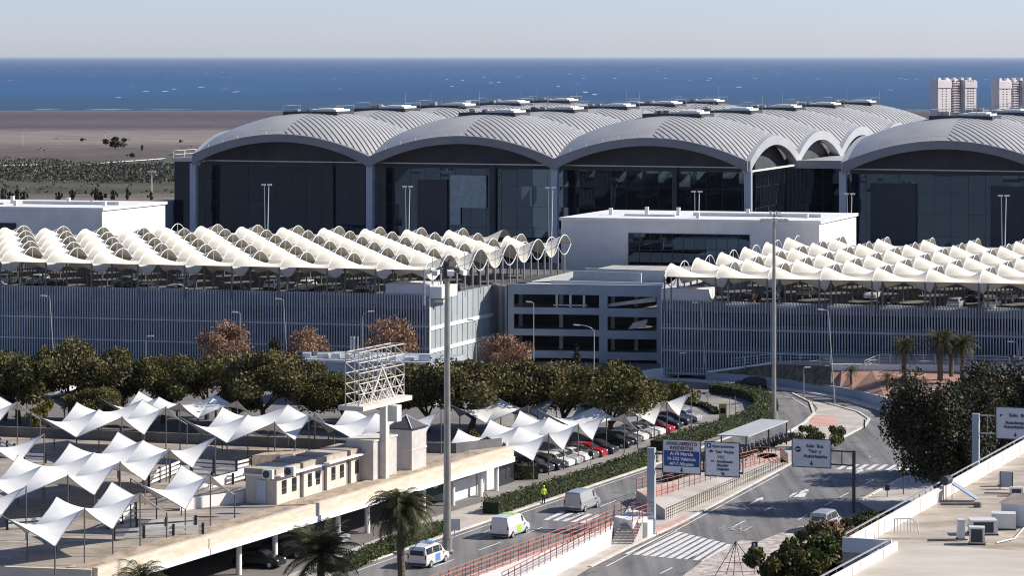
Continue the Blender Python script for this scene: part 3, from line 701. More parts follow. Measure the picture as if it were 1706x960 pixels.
for (yl0, yl1) in ((495, 514), (529, 551), (566, 587), (601, 617)): ops.append((1012, 1094, yl0, yl1))
def wall_with_holes(t, name, m, p0, d, n_out, L, z0, z1, holes, th):
    b = MB(); xs = sorted({0, L} | {h[0] for h in holes} | {h[1] for h in holes}); 
    for i in range(len(xs) - 1):
        a, c = xs[i], xs[i + 1]; mid_ = (a + c) / 2; hs_ = sorted([(h[2], h[3]) for h in holes if h[0] < mid_ < h[1]])
        z = z0
        for (h0, h1) in hs_ + [(z1, z1)]:
            if h0 > z: b.obox(p0 + d * a + UP * z, d * (c - a), n_out * -th, UP * (h0 - z))
            z = h1
    return b.build(name, m, t)
hl = []
for (x0, x1, y0, y1) in ops:
    s0, za = mpx(x0, y1); s1, zb = mpx(x1, y0); hl.append((s0, s1, za, zb))
wall_with_holes(mid, 'front_wall', M['bluegrey'], MX0, md, mn, ml_, -3, 10.7, hl, .6)
b = MB(); b.obox(MX0 - mn * 9 + UP * -3, md * ml_, -mn * 14, UP * 13.2); b.build('painted_shade_core', M['void'], mid)  # near-black block painted as the darkness behind the openings
b = MB()
for (s0, s1, za, zb) in hl: b.obox(MX0 + md * .2 - mn * .62 + UP * (za - .4), md * (ml_ - .4), -mn * 8.3, UP * .3) if s0 < 5 else None
b.build('floor_slab', M['dark_concrete'], mid)
for (s0, s1, za, zb) in hl:
    for f_ in (.02, .5, .98): b = MB(); b.obox(MX0 + md * (s0 + (s1 - s0) * f_) - mn * 3 + UP * za, md * .5, -mn * .5, UP * (zb - za + .4)); b.build('inner_column', M['concrete'], mid)
b = MB(); (s0, s1, za, zb) = hl[0]
for f_ in (.48, .64, .80): b.obox(MX0 + md * (s0 + (s1 - s0) * f_) - mn * 1.0 + UP * za, md * .3, -mn * .3, UP * (zb - za))
b.obox(MX0 + md * (s0 + (s1 - s0) * .45) - mn * 1.0 + UP * (za + .2), md * (s1 - s0) * .4, -mn * .1, UP * .15)
(s0, s1, za, zb) = hl[4]; b.hexa([MX0 + md * (s0 + (s1 - s0) * f_) - mn * y + UP * z for (f_, y, z) in ((.0, 1.2, za + .1), (.95, 1.2, za + .9), (.95, 2.2, za + .9), (0, 2.2, za + .1), (.0, 1.2, za + .5), (.95, 1.2, zb - .1), (.95, 2.2, zb - .1), (0, 2.2, za + .5))])
(s0, s1, za, zb) = hl[5]; b.hexa([MX0 + md * (s0 + (s1 - s0) * f_) - mn * y + UP * z for (f_, y, z) in ((.4, 1.2, za + .1), (.75, 1.2, za + .4), (.75, 2.2, za + .4), (.4, 2.2, za + .1), (.5, 1.2, za + 1.0), (.8, 1.2, zb - .4), (.8, 2.2, zb - .4), (.5, 2.2, za + 1.0))])
b.build('ramp_rail', M['frame'], mid)
# deck and ramp parapets above the middle block
deckmesh(mid, [MX0 - mn * .7, MX1 - mn * .7, MX1 + B2 * 46, MX0 + B2 * 46], 10.2, .4, 'roof_deck', M['concrete'])
def wallpx(t, name, m, pts, z0, z1, th=.3, zoff=0):     # wall whose top edge passes through the pixels at height z1
    b = MB(); Q = [P(x, y, z1) for x, y in pts]
    for i in range(len(Q) - 1):
        d = Q[i + 1] - Q[i]; s = Vector((-d.y, d.x, 0)).normalized() * th
        a = Vector((Q[i].x, Q[i].y, z0)); b.obox(a, Vector((d.x, d.y, 0)), s, UP * (z1 - z0 + (i % 2) * .002))
    return b.build(name, m, t)
wallpx(mid, 'ramp_parapet', M['bluegrey'], [(955, 451), (1068, 455)], 10.2, 11.9)
wallpx(mid, 'ramp_parapet', M['lilac_render'], [(918, 467), (1105, 472)], 10.2, 11.0)
wallpx(mid, 'ramp_parapet', M['lilac_render'], [(975, 447), (1108, 451)], 10.2, 11.9)
def slopewall(name, m, pts, hs_):
    Q = [P(x, y, 10.2) for x, y in pts]; b = MB(); s = Vector((0, .3, 0))
    b.hexa([Q[0], Q[1], Q[1] + s, Q[0] + s, Q[0] + UP * hs_[0], Q[1] + UP * hs_[1], Q[1] + s + UP * hs_[1], Q[0] + s + UP * hs_[0]]); b.build(name, m, mid)
slopewall('ramp_parapet', M['white_paint'], [(886, 470), (955, 467)], (.1, 1.25))
slopewall('ramp_parapet', M['white_paint'], [(1040, 468), (1068, 463)], (.1, .8))
b = MB(); q_ = [P(x, y, 10.21) for x, y in ((1046, 468), (1108, 470), (1112, 457), (1072, 457))]; b.face(q_); b.build('white_ramp', M['white_paint'], mid)  # white ramp face laid just above the deck
# right garage
garR = thing('parking_garage', C_R, 'right parking garage with vertical fin screen behind the palm terrace', 'parking garage', 'parking garages')
fin_facade(garR, C_R, A2, 80, ZG=10.0)
RB = C_R + A2 * 78
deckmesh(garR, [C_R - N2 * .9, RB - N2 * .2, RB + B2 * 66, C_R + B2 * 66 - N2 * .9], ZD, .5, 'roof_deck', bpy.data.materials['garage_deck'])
deckmesh(garR, [C_R - N2 * 6, RB - N2 * 6, RB + B2 * 60, C_R + B2 * 60], 8.9, 8.8, 'painted_shade_core', M['void'])  # again a near-black block painted as interior shade
b = MB()
for z in (6.2, 3.3, .3): b.prism([((p).x, (p).y) for p in (C_R - N2 * .95, RB - N2 * .95, RB - N2 * 5.9, C_R - N2 * 5.9)], z, z + .3)
b.build('floor_slab', M['dark_concrete'], garR)
b = MB(); b.obox(C_R - N2 * .3 + UP * 9.9, A2 * 6.4, -N2 * 5, UP * 1.7); b.build('stair_box', M['lilac_render'], garR)

# ---- tensile canopies: strips of hypar vaults between lens frames
CWID, CDEP, AMP, ZN = 6.7, 5.75, 1.45, 14.0
def canopy_proto():
    t = thing('shade_canopy', (0, 0, 0), 'x', 'canopy', 'x')
    def S(i, k): return A2 * CWID * i + B2 * CDEP * k       # node
    b = MB(); N = 9
    for k in (0, 1):
        sgn = 1 if k == 0 else -1
        def fn(u, v, k=k, sgn=sgn):
            p = S(u, k + v); z = sgn * AMP * 4 * v * (1 - v) * math.cos(math.pi * u) * (1 - .25 * math.sin(math.pi * u))
            z -= .35 * math.sin(math.pi * u) * (1 - abs(2 * v - 1)) * .6
            return (p.x, p.y, z)
        b.grid(fn, N, N)
    b.build('membrane', M['membrane'], t, world=False, smooth=True)
    b = MB()
    for k in (0, 1):
        up = [S(0, k + q / 8) + UP * (AMP * 4 * (q / 8) * (1 - q / 8) + .04) for q in range(9)]
        dn = [S(0, k + q / 8) - UP * (AMP * 4 * (q / 8) * (1 - q / 8) + .04) for q in range(9)]
        b.path(up, .06, 5); b.path(dn, .06, 5); b.bar(S(0, k + .5) - UP * AMP, S(0, k + .5) + UP * AMP, .11)
    b.build('lens_frame', M['frame'], t, world=False)
    for k in (0, 1):
        b = MB(); b.tube(S(0, k) - UP * 4.5, S(0, k), .13, n=6); b.build('post', M['darkpost'], t, world=False)
        b = MB(); b.tube(S(0, k + .5) - UP * 4.5, S(0, k + .5) - UP * AMP, .10, n=6); b.build('post', M['darkpost'], t, world=False)
    return t
M['darkpost'] = mat('post_paint', (.16, .17, .19), .5, .2, var=.1)
cp = Proto(canopy_proto())
ordn = ['front', 'second', 'third', 'fourth', 'fifth', 'sixth', 'seventh']
FL = P(707, 450, ZN); FR = P(1107, 461, 13.55) + B2 * CDEP
bB = [P(935, 445, 9.5), P(1365, 447, 9.5)]
CAN = []
for i in range(1, 15):
    nrow = 6 if i < 11 else 4
    for k in range(6):
        if i > 10 and k > 4: continue
        o = FL - A2 * CWID * i + B2 * CDEP * 2 * k
        if o.y > 455 or (i <= 2 and k == 5): continue
        CAN.append((o, 'L', k, i))
for j in range(0, 6):      # the stepped end beyond the corner
    pass
for i in range(0, 9):
    for k in range(6):
        o = FR + A2 * CWID * i + B2 * CDEP * (2 * k - 1 if True else 0)
        c = o + A2 * CWID + B2 * CDEP
        if c.x < 48 and c.y > 428: continue
        if o.y > 436: continue
        if k == 0: pass
        CAN.append((o, 'R', k, i))
ordc = ['first', 'second', 'third', 'fourth', 'fifth', 'sixth', 'seventh', 'eighth', 'ninth', 'tenth', 'eleventh', 'twelfth', 'thirteenth', 'fourteenth']
for (o, s, k, i) in CAN:
    col = ordc[i - 1] + ' strip from the deck corner' if s == 'L' else ordc[i] + ' strip from the left'
    lab = 'cream tensile canopy bay, %s row back, %s, %s garage roof' % (ordn[k], col, 'left' if s == 'L' else 'right')
    cp.put((o.x, o.y, ZN if s == 'L' else 13.55), label=lab, group='cream canopies on the left garage roof' if s == 'L' else 'cream canopies on the right garage roof')
def edge_frame():
    t = thing('canopy_edge_frame', (0, 0, 0), 'x', 'frame')
    for k in (0, 1):
        b = MB()
        for s in (1, -1): b.path([B2 * CDEP * (k + q / 8) + UP * s * (AMP * 1.02 * 4 * (q / 8) * (1 - q / 8)) for q in range(9)], .075, 5)
        b.bar(B2 * CDEP * (k + .5) - UP * AMP, B2 * CDEP * (k + .5) + UP * AMP, .10); b.build('lens_frame', M['frame'], t)
        for q in (k, k + .5): b = MB(); b.tube(B2 * CDEP * q - UP * 4.6, B2 * CDEP * q + UP * (.1 if q == k else -AMP), .13, n=8); b.build('post', M['steel'], t)
    return t
ef = Proto(edge_frame())
for k in range(5): q = FL + B2 * CDEP * 2 * k; ef.put((q.x, q.y, ZN), label='white lens edge frames at the right end of the left canopies, %s from the front' % ordc[k], group='white edge frames of the canopies')
# things on the roof decks: cars, kerb planters
# ================================================================ WHITE LINK BUILDINGS
def link_building(c0, d, L, depth, z0, z1, win, lab):
    t = thing('service_building', c0, lab, 'building', 'white service buildings beside the garage roofs')
    n = Vector((-d.y, d.x, 0)); n = n if n.y < 0 else -n
    b = MB(); b.obox(c0 + UP * z0, d * L, B2 * depth, UP * (z1 - z0)); b.build('wall', M['render'], t)
    b = MB(); b.obox(c0 - d * .25 + n * .25 + UP * (z1 + .003), d * (L + .5), B2 * (depth + .5), UP * .45); b.build('roof', M['white_paint'], t)
    b = MB(); s0, s1, za, zb = win; b.obox(c0 + d * s0 + n * .05 + UP * za, d * (s1 - s0), -n * .3, UP * (zb - za)); g_ = b.build('window', M['glassdark'], t)
    b = MB(); k = round((s1 - s0) / 1.7)
    for i in range(k + 1): b.obox(c0 + d * (s0 + (s1 - s0) * i / k) + n * .06 + UP * za, d * .08, n * .08, UP * (zb - za))
    for z in (za, (za + zb) / 2, zb - .08): b.obox(c0 + d * s0 + n * .06 + UP * z, d * (s1 - s0), n * .07, UP * .08)
    b.build('mullions', M['darksteel'], g_)
    b = MB(); rr = random.Random(5)
    for i in range(7):
        s = L * (.12 + .13 * i); q_ = c0 + d * s + B2 * rr.uniform(2, 12)
        b.obox(q_ + UP * (z1 + .45), d * .5, B2 * .5, UP * rr.uniform(.5, 1.3))
    b.obox(c0 + d * L * .45 + B2 * 9 + UP * (z1 + .47), d * L * .5, B2 * .4, UP * .5); b.obox(c0 + d * L * .2 + B2 * 6 + UP * (z1 + .47), d * L * .2, B2 * .4, UP * .3)
    b.build('roof_vent', M['ac'], t)
    return t
cB = Vector(((935 - CX) / F * 448, 448, 0)); eB = Vector(((1365 - CX) / F * 438.5, 438.5, 0)); dB = (eB - cB).normalized(); LBt = (eB - cB).length
def sB(px):
    k_ = (px - CX) / F; return (k_ * cB.y - cB.x) / (dB.x - k_ * dB.y)
link_building(cB, dB, LBt, 23.0, 0, 16.7, (sB(1047), sB(1248), 9.7, 14.9), 'long white service building with a dark glazed strip in the centre of the garage roof')
eL = Vector(((170 - CX) / F * 470, 470, 0)); cL = eL - dB * 34; LL = 34
link_building(cL, dB, LL, 22.0, 0, 17.0, (0, LL * .56, 10.2, 14.8), 'white service building with a dark glazed end, at the left edge beyond the canopies')
# ================================================================ LOW PARKING DECK WITH WHITE TENTS (lower left)
B3 = uv(24.4); A3 = Vector((B3.y, -B3.x, 0)); DZ = 4.2
DA = P(400, 875, DZ); DB = P(839, 746, DZ); dd = (DB - DA).normalized(); dn = Vector((dd.y, -dd.x, 0))   # dn points to the road
def on_edge(px, off=0.0):    # point of the deck edge line (shifted off metres inwards) seen at column px
    o = DA - dn * off; k = (px - CX) / F; s = (k * o.y - o.x) / (dd.x - k * dd.y); return Vector((o.x + dd.x * s, o.y + dd.y * s, 0))
D0 = DA - dd * 17.5; D0.z = 0; DA0 = Vector((DA.x, DA.y, 0)); DB0 = Vector((DB.x, DB.y, 0))
deck = thing('parking_deck', DB0, 'low beige parking deck on round columns carrying the white pointed tents', 'parking deck')
poly = [P(-60, 943, DZ), P(152, 953, DZ), D0 + UP * DZ, DB, P(845, 744, DZ), P(760, 756, DZ), P(600, 751, DZ), P(0, 727, DZ), P(-60, 722, DZ)]
poly = [P(-70, 944, DZ), P(154, 952, DZ), DB + dn * .0, P(760, 756, DZ), P(600, 751, DZ), P(0, 727, DZ), P(-70, 722, DZ)]
b = MB(); b.prism([(p.x, p.y) for p in poly], DZ - .45, DZ); b.build('deck_slab', M['deckfloor'], deck)
e0 = P(154, 952, DZ); e0.z = 0; LE = (DB0 - e0).length
b = MB(); b.obox(e0 + UP * (DZ - 1.15), dd * LE, dn * .45, UP * 1.4); b.build('edge_beam', M['beam'], deck)
b = MB(); b.obox(e0 - dn * 2.3 + UP * (DZ + .01), dd * LE, dn * 2.3, UP * .12); b.build('edge_walkway', mat('stained_screed', (.46, .37, .27), .9, var=0, col2=(.20, .16, .12), scale=.7, stretch=(1, .4, 1), thr=(.35, .6)), deck)
b = MB(); b.obox(e0 + dn * .46 + UP * (DZ - 1.3), dd * LE, dn * .12, UP * .5); b.build('edge_rib', M['white_paint'], deck)
n0 = P(-70, 944, DZ); n0.z = 0
b = MB(); b.obox(n0 + UP * (DZ - 1.2), e0 - n0, Vector((0, -.4, 0)), UP * 1.35); b.build('edge_beam', M['beam'], deck)
for i, (a_, c_) in enumerate((((-70, 722), (0, 727)), ((0, 727), (600, 751)), ((600, 751), (760, 756)), ((760, 756), (836, 747)))):
    a, c = P(*a_, DZ), P(*c_, DZ); b = MB(); b.obox(a, c - a, Vector((0, .3, 0)), UP * (.95 + .002 * i)); b.build('back_parapet', M['dark_concrete'], deck)
for px in (398, 458, 513, 563, 612, 660, 705, 754, 800, 827):
    p = on_edge(px, .5); b = MB(); b.tube(p, p + UP * (DZ - .45), .24, n=14); b.build('column', M['white_paint'], deck, smooth=False)
b = MB(); b.obox(D0 - dn * 16, dd * 52, -dn * .3, UP * 3.7); b.build('inner_wall', M['dark_concrete'], deck)
# painted bay lines on the deck
b = MB()
for k in range(15):
    p = P(20 + 25 * k, 930 - 11 * k, DZ); b.obox(p + UP * .004, uv(-60) * 4.6, uv(30) * .1, UP * .002)
for y_ in (905, 862, 800, 772): b.obox(P(-40, y_, DZ) + UP * .008, P(400, y_ - 8, DZ) - P(-40, y_, DZ), Vector((0, .12, 0)), UP * .002)
b.build('bay_marking', M['paint'], deck)
# offices on the deck edge
off = thing('deck_office', on_edge(461, 2.3) + UP * DZ, 'beige row of small windowed offices along the edge of the parking deck', 'office building')
o0 = on_edge(461, 2.4) + UP * DZ; s_ = 0
ends = [(461, 499), (506, 537), (545, 577), (585, 614)]
def sE(px): p = on_edge(px, 2.4); return (p - Vector((o0.x, o0.y, 0))).dot(dd)
for k, (x0, x1) in enumerate(ends):
    a, c = sE(x0), sE(x1)
    b = MB(); b.obox(o0 + dd * a, dd * (c - a), -dn * 3.0, UP * 2.45); w = b.build('wall', mat('office_wall', (.60, .53, .46), .85, var=.1, scale=.6) if k == 0 else bpy.data.materials['office_wall'], off)
    for f_ in (.22, .66):
        b = MB(); b.obox(o0 + dd * (a + (c - a) * f_) + dn * .03 + UP * .75, dd * (c - a) * .2, -dn * .1, UP * 1.15); b.build('window', M['window'], off)
    b = MB(); b.obox(o0 + dd * (a - .1) + dn * .02 + UP * 2.45, dd * (c - a + .2), -dn * 3.1, UP * .5); b.build('roof', M['roofbeige'], off)
b = MB(); b.obox(o0 + dd * .2 - dn * .25 , dd * (sE(614) - .4), -dn * 2.6, UP * 2.3); b.build('recess_wall', M['dark_concrete'], off)
b = MB(); b.obox(o0 - dd * .2 + dn * .5 + UP * 2.35, dd * (sE(614) + .3), -dn * .48, UP * .14); b.obox(o0 - dd * .3 + UP * 2.35, dd * .28, -dn * 3.1, UP * .16); b.build('pergola_beam', M['white_paint'], off)
b = MB(); b.obox(o0 - dd * .04 - dn * 1.0, -dd * .05, -dn * .9, UP * 2.0); b.build('door', mat('pale_door', (.45, .52, .60), .4, var=0), off)
def ac_unit(): 
    t = thing('air_conditioner', (0, 0, 0), 'x', 'air conditioner')
    b = MB(); b.box(-.45, .45, -.2, .2, .08, .85); b.build('casing', M['ac'], t)
    b = MB(); b.tube((-.1, -.2, .46), (-.1, -.225, .46), .31, n=16); b.build('fan_grille', M['grille'], t)
    b = MB(); b.box(-.4, -.32, -.18, .18, 0, .08); b.box(.32, .4, -.18, .18, 0, .08); b.build('feet', M['darksteel'], t)
    return t
acp = Proto(ac_unit())
for (px, py, lab) in ((447, 800, 'white air conditioner on the first deck office roof, fan facing out'), (483, 795, 'dark fronted air conditioner on the second deck office roof')):
    p = P(px, py, DZ + 2.95); acp.put(p, -R(24), lab)
# stair houses
def rbox(t, name, c, w, d, z0, z1, m): b = MB(); b.obox(Vector((c.x, c.y, z0)), A3 * w, B3 * d, UP * (z1 - z0)); return b.build(name, m, t)
c = P(622, 803, DZ) - A3 * 2.75
st = thing('stair_house', c, 'small grey block with a bright right side where the deck offices end', 'stair house')
rbox(st, 'wall', c, 2.75, 4.6, DZ, 7.7, mat('stair_render', (.50, .47, .45), .8, var=.07)); rbox(st, 'coping', c - A3 * .08 - B3 * .08, 2.91, 4.76, 7.703, 7.85, M['kerb'])
c = P(686, 787, DZ) - A3 * 2.6
st = thing('stair_house', c, 'taller grey stair tower with a pyramid skylight between tents and floodlight mast', 'stair house')
rbox(st, 'wall', c, 2.6, 3.0, DZ - .5, 8.0, bpy.data.materials['stair_render'])
rbox(st, 'band', c - A3 * .05 - B3 * .05, 2.7, 3.1, 6.1, 6.25, M['kerb'])
b = MB(); q0 = Vector((c.x, c.y, 8.0)) - A3 * .15 - B3 * .15; b.obox(q0, A3 * 2.9, B3 * 3.3, UP * .12); b.build('skylight_kerb', M['darksteel'], st)
b = MB(); q0 = q0 + UP * .12 + A3 * .12 + B3 * .12; w_, d_ = A3 * 2.66, B3 * 3.06; ap = q0 + w_ / 2 + d_ / 2 + UP * 1.05
for (a, c2) in ((q0, q0 + w_), (q0 + w_, q0 + w_ + d_), (q0 + w_ + d_, q0 + d_), (q0 + d_, q0)): b.face([a, c2, ap])
b.build('pyramid_skylight', mat('smoked_glass', (.10, .095, .09), .15, var=0), st)
b = MB()
for a in (q0, q0 + w_, q0 + w_ + d_, q0 + d_): b.bar(a, ap, .07)
b.build('glazing_bar', M['frame'], st)
# planter with ground cover beside the stair tower
# kiosk under the deck
c = on_edge(752, 1.4)
kk = thing('ticket_kiosk', c, 'white walled kiosk under the near end of the parking deck', 'kiosk')
b = MB(); b.obox(c, dd * 9.5, -dn * 3, UP * 2.9); b.build('wall', M['white_paint'], kk)
b = MB(); b.obox(c + dd * .3 + dn * .02 + UP * 1.9, dd * 3.6, -dn * .1, UP * .7); b.build('sign_panel', mat('brown_sign', (.25, .16, .04), .6, var=0, ), kk)
b = MB(); b.obox(c + dd * 9.7 + dn * .02, dd * 4.4, -dn * 2.0, UP * 2.8); b.build('dark_door', M['window'], kk)
b = MB(); b.obox(c + dd * 5.4 + dn * .1, dd * 1.2, -dn * .3, UP * 2.85); b.build('pilaster', M['concrete'], kk)
c = on_edge(712, .9)
bn = thing('green_banner', c, 'dark green banner with a white emblem hanging between the deck columns', 'banner')
b = MB(); b.obox(c + UP * 1.3, dd * 3.6, -dn * .05, UP * 1.5); b.build('cloth', mat('green_banner', (.01, .045, .035), .7, var=.1), bn)
b = MB(); q_ = c + dd * 1.8 + dn * .01 + UP * 2.3
b.face([q_ + dd * (.55 * math.cos(t) * (1 + .2 * (k % 2))) + UP * (.3 * math.sin(t)) for k, t in enumerate([k * .524 for k in range(12)])]); b.build('emblem', M['white_paint'], bn)
# ---- white saddle tents
E1 = Vector((-4.55, 1.88, 0)); E2 = Vector((1.57, 3.9, 0))
def tent(px, py, i0, i1, j0, j1, zb, lab, hi=4.2, lo=2.05, grp='white pointed shade tents', skip=()):
    # anchor = pixel of the high node with lattice index (ai, aj)
    (ai, aj) = skip[0] if skip else (0, 0)
    o = P(px, py, zb + hi) - E1 * ai - E2 * aj; o.z = zb
    t = thing('shade_tent', o + E1 * i0 + E2 * j0, lab, 'tent', grp)
    def N(i, j): return o + E1 * i + E2 * j + UP * (hi if (i + j) % 2 == 0 else lo)
    b = MB(); n = 8
    for i in range(i0, i1):
        for j in range(j0, j1):
            a, c, d, e = N(i, j), N(i + 1, j), N(i + 1, j + 1), N(i, j + 1)
            def fn(u, v, a=a, c=c, d=d, e=e, i=i, j=j):
                # scalloped free edges: pull border rows inwards a little
                uu, vv = u, v
                if i == i0: uu = u + (1 - u) * .035 * 4 * v * (1 - v) * (1 if u < .99 else 0)
                if i == i1 - 1: uu = uu - uu * .035 * 4 * v * (1 - v)
                if j == j0: vv = v + (1 - v) * .035 * 4 * u * (1 - u)
                if j == j1 - 1: vv = vv - vv * .035 * 4 * u * (1 - u)
                return a * (1 - uu) * (1 - vv) + c * uu * (1 - vv) + d * uu * vv + e * (1 - uu) * vv
            b.grid(fn, n, n)
    b.build('canopy', M['tentfabric'], t, smooth=True)
    b = MB(); ring = [(i, j0) for i in range(i0, i1)] + [(i1, j) for j in range(j0, j1)] + [(i, j1) for i in range(i1, i0, -1)] + [(i0, j) for j in range(j1, j0, -1)]
    for q in range(len(ring)):
        a, c = N(*ring[q]), N(*ring[(q + 1) % len(ring)]); d_ = (o + E1 * (i0 + i1) / 2 + E2 * (j0 + j1) / 2) - (a + c) / 2; d_.z = 0
        inn = E1 if ring[q][0] == ring[(q + 1) % len(ring)][0] else E2; inn = inn if inn.dot(d_) > 0 else -inn
        b.path([a.lerp(c, s_ / 6) + inn * .035 * 4 * (s_ / 6) * (1 - s_ / 6) - UP * .02 for s_ in range(7)], .035, 4)
    b.build('edge_cable', M['steel'], t)
    for i in range(i0, i1 + 1):
        for j in range(j0, j1 + 1):
            q = N(i, j); b = MB(); b.tube((q.x, q.y, zb), q + UP * .05, .06, n=6); b.build('pole', M['tentpole'], t)
M['tentpole'] = mat('tent_pole', (.13, .125, .12), .5, .3, var=.1)
g1 = 'white pointed tents on the parking deck'
tent(457.6, 704, 0, 2, 0, 3, DZ, 'white pointed tent at the back of the deck, left of the framed billboard', grp=g1)
tent(203.6, 695, 0, 2, 0, 3, DZ, 'white pointed tent at the back of the deck, before the yellow bush', grp=g1)
tent(-50, 686, 0, 2, 0, 3, DZ, 'white pointed tent tip at the far left end of the deck back row', grp=g1)
tent(113, 792.6, 0, 2, 0, 6, DZ, 'longest white tent running back through the middle of the deck', grp=g1)
tent(140.6, 848, 0, 1, 1, 5, DZ, 'frontmost low white tent with four saddles at the bottom left of the deck', grp=g1, skip=[(0, 2)])
tent(350.6, 792, 0, 1, 1, 3, DZ, 'small two saddle white tent nearest the deck offices', grp=g1, skip=[(0, 2)])
tent(43.5, 811, 0, 1, 2, 4, DZ, 'white tent corner at the left edge below the longest tent', grp=g1, skip=[(0, 4)])
tent(73.5, 723.5, 0, 1, 2, 4, DZ, 'white tent corner at the left edge between back row and longest tent', grp=g1, skip=[(0, 4)])
tent(735, 684, 0, 2, 0, 2, DZ, 'white tent rising behind the stair tower and the floodlight mast', grp=g1, skip=[(0, 2)])
g2 = 'white pointed tents over the parked cars'
tent(914, 723.5, 0, 2, 1, 6, 0, 'white pointed tent over the nearest parked cars right of the mast', grp=g2, skip=[(0, 2)])
tent(1111, 668, 0, 2, 1, 4, 0, 'white pointed tent tips at the far right end of the car park', grp=g2, skip=[(0, 2)])
tent(1040, 690, 0, 2, 0, 1, 0, 'white tent corner hanging over cars under the yellowish tree', grp=g2, skip=[(0, 0)])
tent(880, 676, 0, 2, 0, 2, 0, 'shaded white tent under the tree crowns right of the mast', grp=g2)
tent(300, 672, 0, 2, 0, 2, 0, 'shaded white tent under the trees behind the middle of the deck', grp=g2)
tent(170, 652, 0, 2, 0, 2, 0, 'partly hidden white tent under the trees behind the yellow bush', grp=g2)
tent(395, 668, 0, 2, 0, 1, 0, 'white tent peak glimpsed under the trees left of the olive tree', grp=g2)
tent(560, 627, 0, 1, 0, 2, 0, 'white tent tips in front of the low blue grey building', grp=g2, hi=3.4)
# ---- steel guard rails round the deck ramps
def guard(pts, n_rail, lab, z0=DZ):
    Q = [P(x, y, z0) for x, y in pts]; t = thing('guard_rail', Q[0], lab, 'guard rail', 'guard rails round the deck ramps')
    for i in range(len(Q) - 1):
        L = (Q[i + 1] - Q[i]).length; k = max(1, round(L / 2.4))
        for r in range(n_rail):
            b = MB(); b.bar(Q[i] + UP * (.35 + .38 * r), Q[i + 1] + UP * (.35 + .38 * r), .07, .22); b.build('rail', M['frame'], t)
        for j in range(k + (1 if i == len(Q) - 2 else 0)):
            p = Q[i].lerp(Q[i + 1], j / k); b = MB(); b.box(p.x - .10, p.x + .10, p.y - .08, p.y + .08, z0, z0 + .45 + .38 * n_rail - .2); b.build('post', M['darksteel'], t)
guard([(190, 900), (338, 893)], 2, 'low guard rail along the deck edge right of the frontmost tent')
guard([(180, 882), (226, 866)], 3, 'short slanting guard rail behind the frontmost tent tip')
guard([(228, 886), (326, 880)], 2, 'second guard rail behind the low one near the deck edge')
guard([(12, 884), (72, 880)], 2, 'guard rail in tent shade at the left edge of the deck')
guard([(318, 788), (394, 792), (446, 779)], 3, 'bent guard rail round the ramp mouth behind the offices')
guard([(318, 803), (388, 808), (448, 790)], 2, 'outer bent guard rail just behind the office roofs')
guard([(248, 812), (300, 790)], 3, 'guard rail climbing under the right end of the longest tent')
guard([(40, 770), (76, 772)], 2, 'small guard rail below the left tent corner')
guard([(0, 755), (24, 764)], 3, 'guard rail at the left edge behind the longest tent')
b = MB(); Q0, Q1 = P(300, 852, DZ), P(416, 836, DZ); b.obox(Q0, Q1 - Q0, Vector((.1, .35, 0)), UP * .95); tag(b.build('ramp_wall', M['render'], loc=Q0), 'long pale ramp wall on the deck left of the offices', 'ramp wall')
b = MB(); Q0, Q1 = P(330, 820, DZ), P(425, 795, DZ); b.obox(Q0, Q1 - Q0, Vector((.1, .3, 0)), UP * .9); tag(b.build('ramp_wall', M['render'], loc=Q0), 'shorter ramp wall rising behind the office air conditioners', 'ramp wall')
c = P(420, 787, DZ); hut = thing('brick_hut', c, 'low sandy brick hut with one small dark window on the deck', 'hut')
b = MB(); b.obox(c, P(488, 784, DZ) - c, B3 * 2.4, UP * 1.5); b.build('wall', mat('sand_brick', (.46, .36, .27), .9, var=.2, scale=2), hut)
b = MB(); q = P(469, 785, DZ); b.obox(q - Vector((0, .06, 0)) + UP * .45, A3 * .9, B3 * .1, UP * .85); b.build('window', M['window'], hut)
b = MB(); q = P(466, 785, DZ); b.obox(q - Vector((0, .04, 0)) + UP * .3, A3 * 1.25, B3 * .06, UP * 1.15); b.build('window_frame', M['white_paint'], hut)
# ---- billboard frame on its post
bp = P(638, 800, DZ); bs = PY(598, 588, 248.0); bL = 8.6; z1b = bs.z; z0b = z1b - 4.5
bb = thing('billboard_frame', bp, 'empty white lattice billboard frame on a thick post above the deck', 'billboard frame')
b = MB(); b.obox(Vector((bp.x - .3, bp.y, DZ)), A3 * .62, B3 * .7, UP * (z0b - DZ)); b.build('post', M['kerb'], bb)
s0 = Vector((bs.x, bs.y, 0))
b = MB()
for dep in (0.0, 1.3):
    o_ = s0 - A3 * dep
    for k in range(6): b.bar(o_ + B3 * (bL * k / 5) + UP * z0b, o_ + B3 * (bL * k / 5) + UP * z1b, .09)
    for k in range(6): b.bar(o_ + UP * (z0b + 4.5 * k / 5), o_ + B3 * bL + UP * (z0b + 4.5 * k / 5), .07)
for k in range(6):
    a = s0 + B3 * (bL * k / 5)
    for q in range(5): b.bar(a + UP * (z0b + .9 * q), a - A3 * 1.3 + UP * (z0b + .9 * (q + 1)), .07)
    b.bar(a + UP * z1b, a - A3 * 1.3 + UP * z1b, .08)
for k in range(5):
    a = s0 + B3 * (bL * k / 5); c2 = s0 + B3 * (bL * (k + 1) / 5)
    b.bar(a + UP * z0b, c2 + UP * (z0b + 1.8), .08); b.bar(c2 + UP * z0b, a + UP * (z0b + 1.8), .08)
b.bar(s0 + B3 * 2 + UP * z0b, s0 + B3 * 4.3 + UP * (z0b + 2.9), .16); b.bar(s0 + B3 * 6.6 + UP * z0b, s0 + B3 * 4.3 + UP * (z0b + 2.9), .16)
b.build('lattice', M['kerb'], bb)
